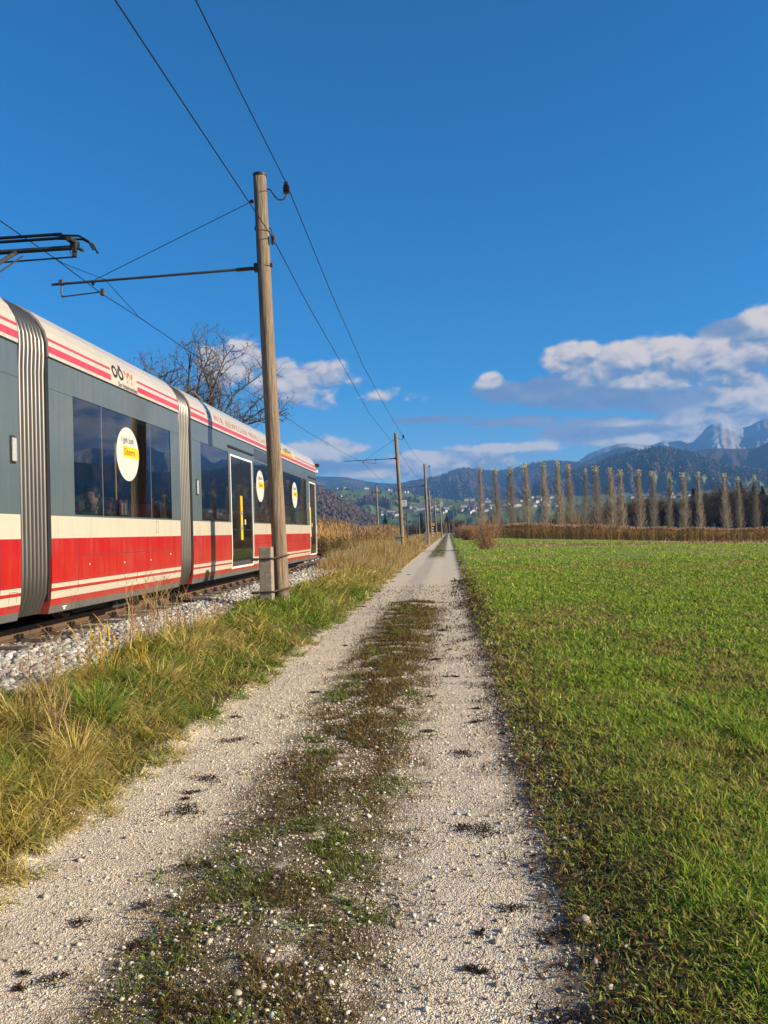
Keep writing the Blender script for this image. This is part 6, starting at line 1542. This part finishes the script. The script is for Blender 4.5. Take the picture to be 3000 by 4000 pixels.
scatter('hill_forest', Vg, Cg, 9000, 13, 2, 'patches of dark forest between the meadows of the green hill')
scatter('hill_forest', Vs, Cs, 9000, 11, 3, 'hedges and copses on the slope above the lake')
scatter('hill_forest', Vb, Cb, 26000, 15, 4, 'bare autumn forest on the brown hill at the right')
scatter('hill_forest', Vm, Cm, 18000, 18, 5, 'dark forest on the wooded hill behind the poplars')

# --- lake and houses
m_water, nt, b = new_mat('lake_water'); b.inputs['Base Color'].default_value = (.03, .06, .09, 1); b.inputs['Roughness'].default_value = .12
bump(nt, b, noise(nt, .6, 3, .6, geo_pos(nt)), .1, .2); nt.links.new(mixc(nt, noise(nt, .01, 2, .5, geo_pos(nt)), (.02, .05, .08), (.04, .08, .11)), b.inputs['Base Color'])
struct('lake', mesh_np('lake', [(-900, 620, -4.9), (1700, 620, -4.9), (1700, 1480, -4.9), (-900, 1480, -4.9)], faces=[(0, 1, 2, 3)], mats=[m_water]))
m_wall = simple('house_plaster', (.50, .48, .45), .8, 0, .06, .3); m_roof = simple('house_roof', (.13, .075, .06), .8, 0, .3, .3); m_win = simple('house_window', (.04, .05, .06), .3)
def house_mesh(w, d, h, rh):
    m_ = MB(); m_.box(-w, w, -d, d, -3, h)
    e = .5; m_.add([(-w - e, -d - e, h - .2), (w + e, -d - e, h - .2), (w + e, d + e, h - .2), (-w - e, d + e, h - .2), (-w - e, 0, h + rh), (w + e, 0, h + rh)], [(0, 1, 5, 4), (2, 3, 4, 5), (0, 4, 3), (1, 2, 5), (3, 2, 1, 0)], 1)
    for z in (1.2, 4.0):
        if z + 1.5 < h:
            for x in np.linspace(-w + 1.2, w - 1.2, 4): m_.box(x - .55, x + .55, -d - .06, -d + .02, z, z + 1.4, 2)
    return mesh_np('house', np.array(m_.v), faces=m_.f, mats=[m_wall, m_roof, m_win], matidx=m_.m)
HM = [house_mesh(6, 5, 6.2, 3.2), house_mesh(8, 5, 6.5, 3.0), house_mesh(5, 4.5, 5.8, 3.4), house_mesh(11, 6, 6.8, 3.5)]
def on_ridge(V, px, py):
    r = ray(px, py); az_ = math.atan2(r[0], r[1]); elv = r[2] / math.hypot(r[0], r[1])
    A_ = np.arctan2(V[0, :, 0], V[0, :, 1]); j = int(np.argmin(abs(A_ - az_))); colm = V[:-9, j]
    e = (colm[:, 2] - CAMZ) / np.hypot(colm[:, 0], colm[:, 1]); i = int(np.argmin(abs(e - elv))); return colm[i]
HS = []
def town(V, lst, label, group):
    for (px, py) in lst:
        p = on_ridge(V, px, py); o = obj('house', HM[random.randrange(4)], None, (float(p[0]), float(p[1]), float(p[2]) - .5), (0, 0, random.uniform(-.5, .5) + (1.57 if random.random() < .3 else 0)))
        s = random.uniform(.9, 1.3); o.scale = (s, s, s); tag(o, label, 'house', group)
rh = random.Random(4)
town(Vg, [(1304, 1912), (1317, 1909), (1347, 1909), (1424, 1910), (1434, 1911), (1463, 1914), (1516, 1913), (1526, 1913), (1575, 1924), (1590, 1925), (1325, 1938), (1330, 1940)], 'white farmhouse on the crest of the green hill beyond the left reeds', 'farmhouses on the green hill')
town(Vs, [(1240 + rh.uniform(0, 330), 2010 + rh.uniform(-6, 8)) for _ in range(26)], 'white house in the village just above the left reed bed', 'village houses above the left reeds')
town(Vs, [(1425 + rh.uniform(-12, 26), 1996 + rh.uniform(-6, 6)) for _ in range(7)], 'white house in the small cluster on the meadow above the reeds', 'house cluster on the meadow')
town(Vs, [(1610 + rh.uniform(0, 300), 1990 + rh.uniform(-14, 16)) for _ in range(46)], 'white house in the lakeside village beyond the end of the path', 'lakeside village houses behind the poles')
town(Vs, [(1820 + rh.uniform(0, 360), 1965 + rh.uniform(-22, 18)) for _ in range(44)], 'white house on the slope between the first poplars', 'hillside houses behind the left poplars')
town(Vs, [(2420 + rh.uniform(0, 300), 1945 + rh.uniform(-12, 8)) for _ in range(24)], 'white house showing between the poplars on the right', 'hillside houses behind the right poplars')
town(Vs, [(2850 + rh.uniform(0, 150), 1938 + rh.uniform(-12, 6)) for _ in range(8)], 'white house glimpsed between the rightmost poplars', 'houses behind the rightmost poplars')
# church with a pointed spire in the lakeside village
p = on_ridge(Vs, 1728, 1992); CH = tuple(map(float, p))
ch = empty('church', CH, 'small white church with pointed spire in the lakeside village', 'church')
MB().box(-4, 4, -4, 4, -3, 18).build('tower', m_wall, ch); MB().add([(-4.4, -4.4, 18), (4.4, -4.4, 18), (4.4, 4.4, 18), (-4.4, 4.4, 18), (0, 0, 34)], [(0, 1, 4), (1, 2, 4), (2, 3, 4), (3, 0, 4), (3, 2, 1, 0)]).build('spire', m_wall, ch)
nv_ = MB().box(4, 24, -6, 6, -3, 9); nv_.build('nave', m_wall, ch); MB().add([(3.9, -6.6, 8.8), (24.6, -6.6, 8.8), (24.6, 6.6, 8.8), (3.9, 6.6, 8.8), (3.9, 0, 15), (24.6, 0, 15)], [(0, 1, 5, 4), (2, 3, 4, 5), (0, 4, 3), (1, 2, 5), (3, 2, 1, 0)]).build('roof', m_roof, ch)

# ------------------------------------------------------------------ the air between here and the mountains
hz = bpy.data.materials.new('thin_blue_haze'); hz.use_nodes = True; nt = hz.node_tree
for n_ in list(nt.nodes):
    if n_.type != 'OUTPUT_MATERIAL': nt.nodes.remove(n_)
pv = nt.nodes.new('ShaderNodeVolumePrincipled'); pv.inputs['Color'].default_value = (.19, .47, 1.0, 1); pv.inputs['Density'].default_value = 9.0e-5; pv.inputs['Anisotropy'].default_value = 0.0
nt.links.new(pv.outputs[0], nt.nodes['Material Output'].inputs['Volume'])
hb = MB().box(-11000, 11000, -11000, 11000, -12, 1180)
hme = mesh_np('haze', np.array(hb.v), faces=hb.f, mats=[hz]); ho = obj('haze', hme); ho['kind'] = 'stuff'; ho['label'] = 'thin blue haze over the valley'; ho['category'] = 'haze'
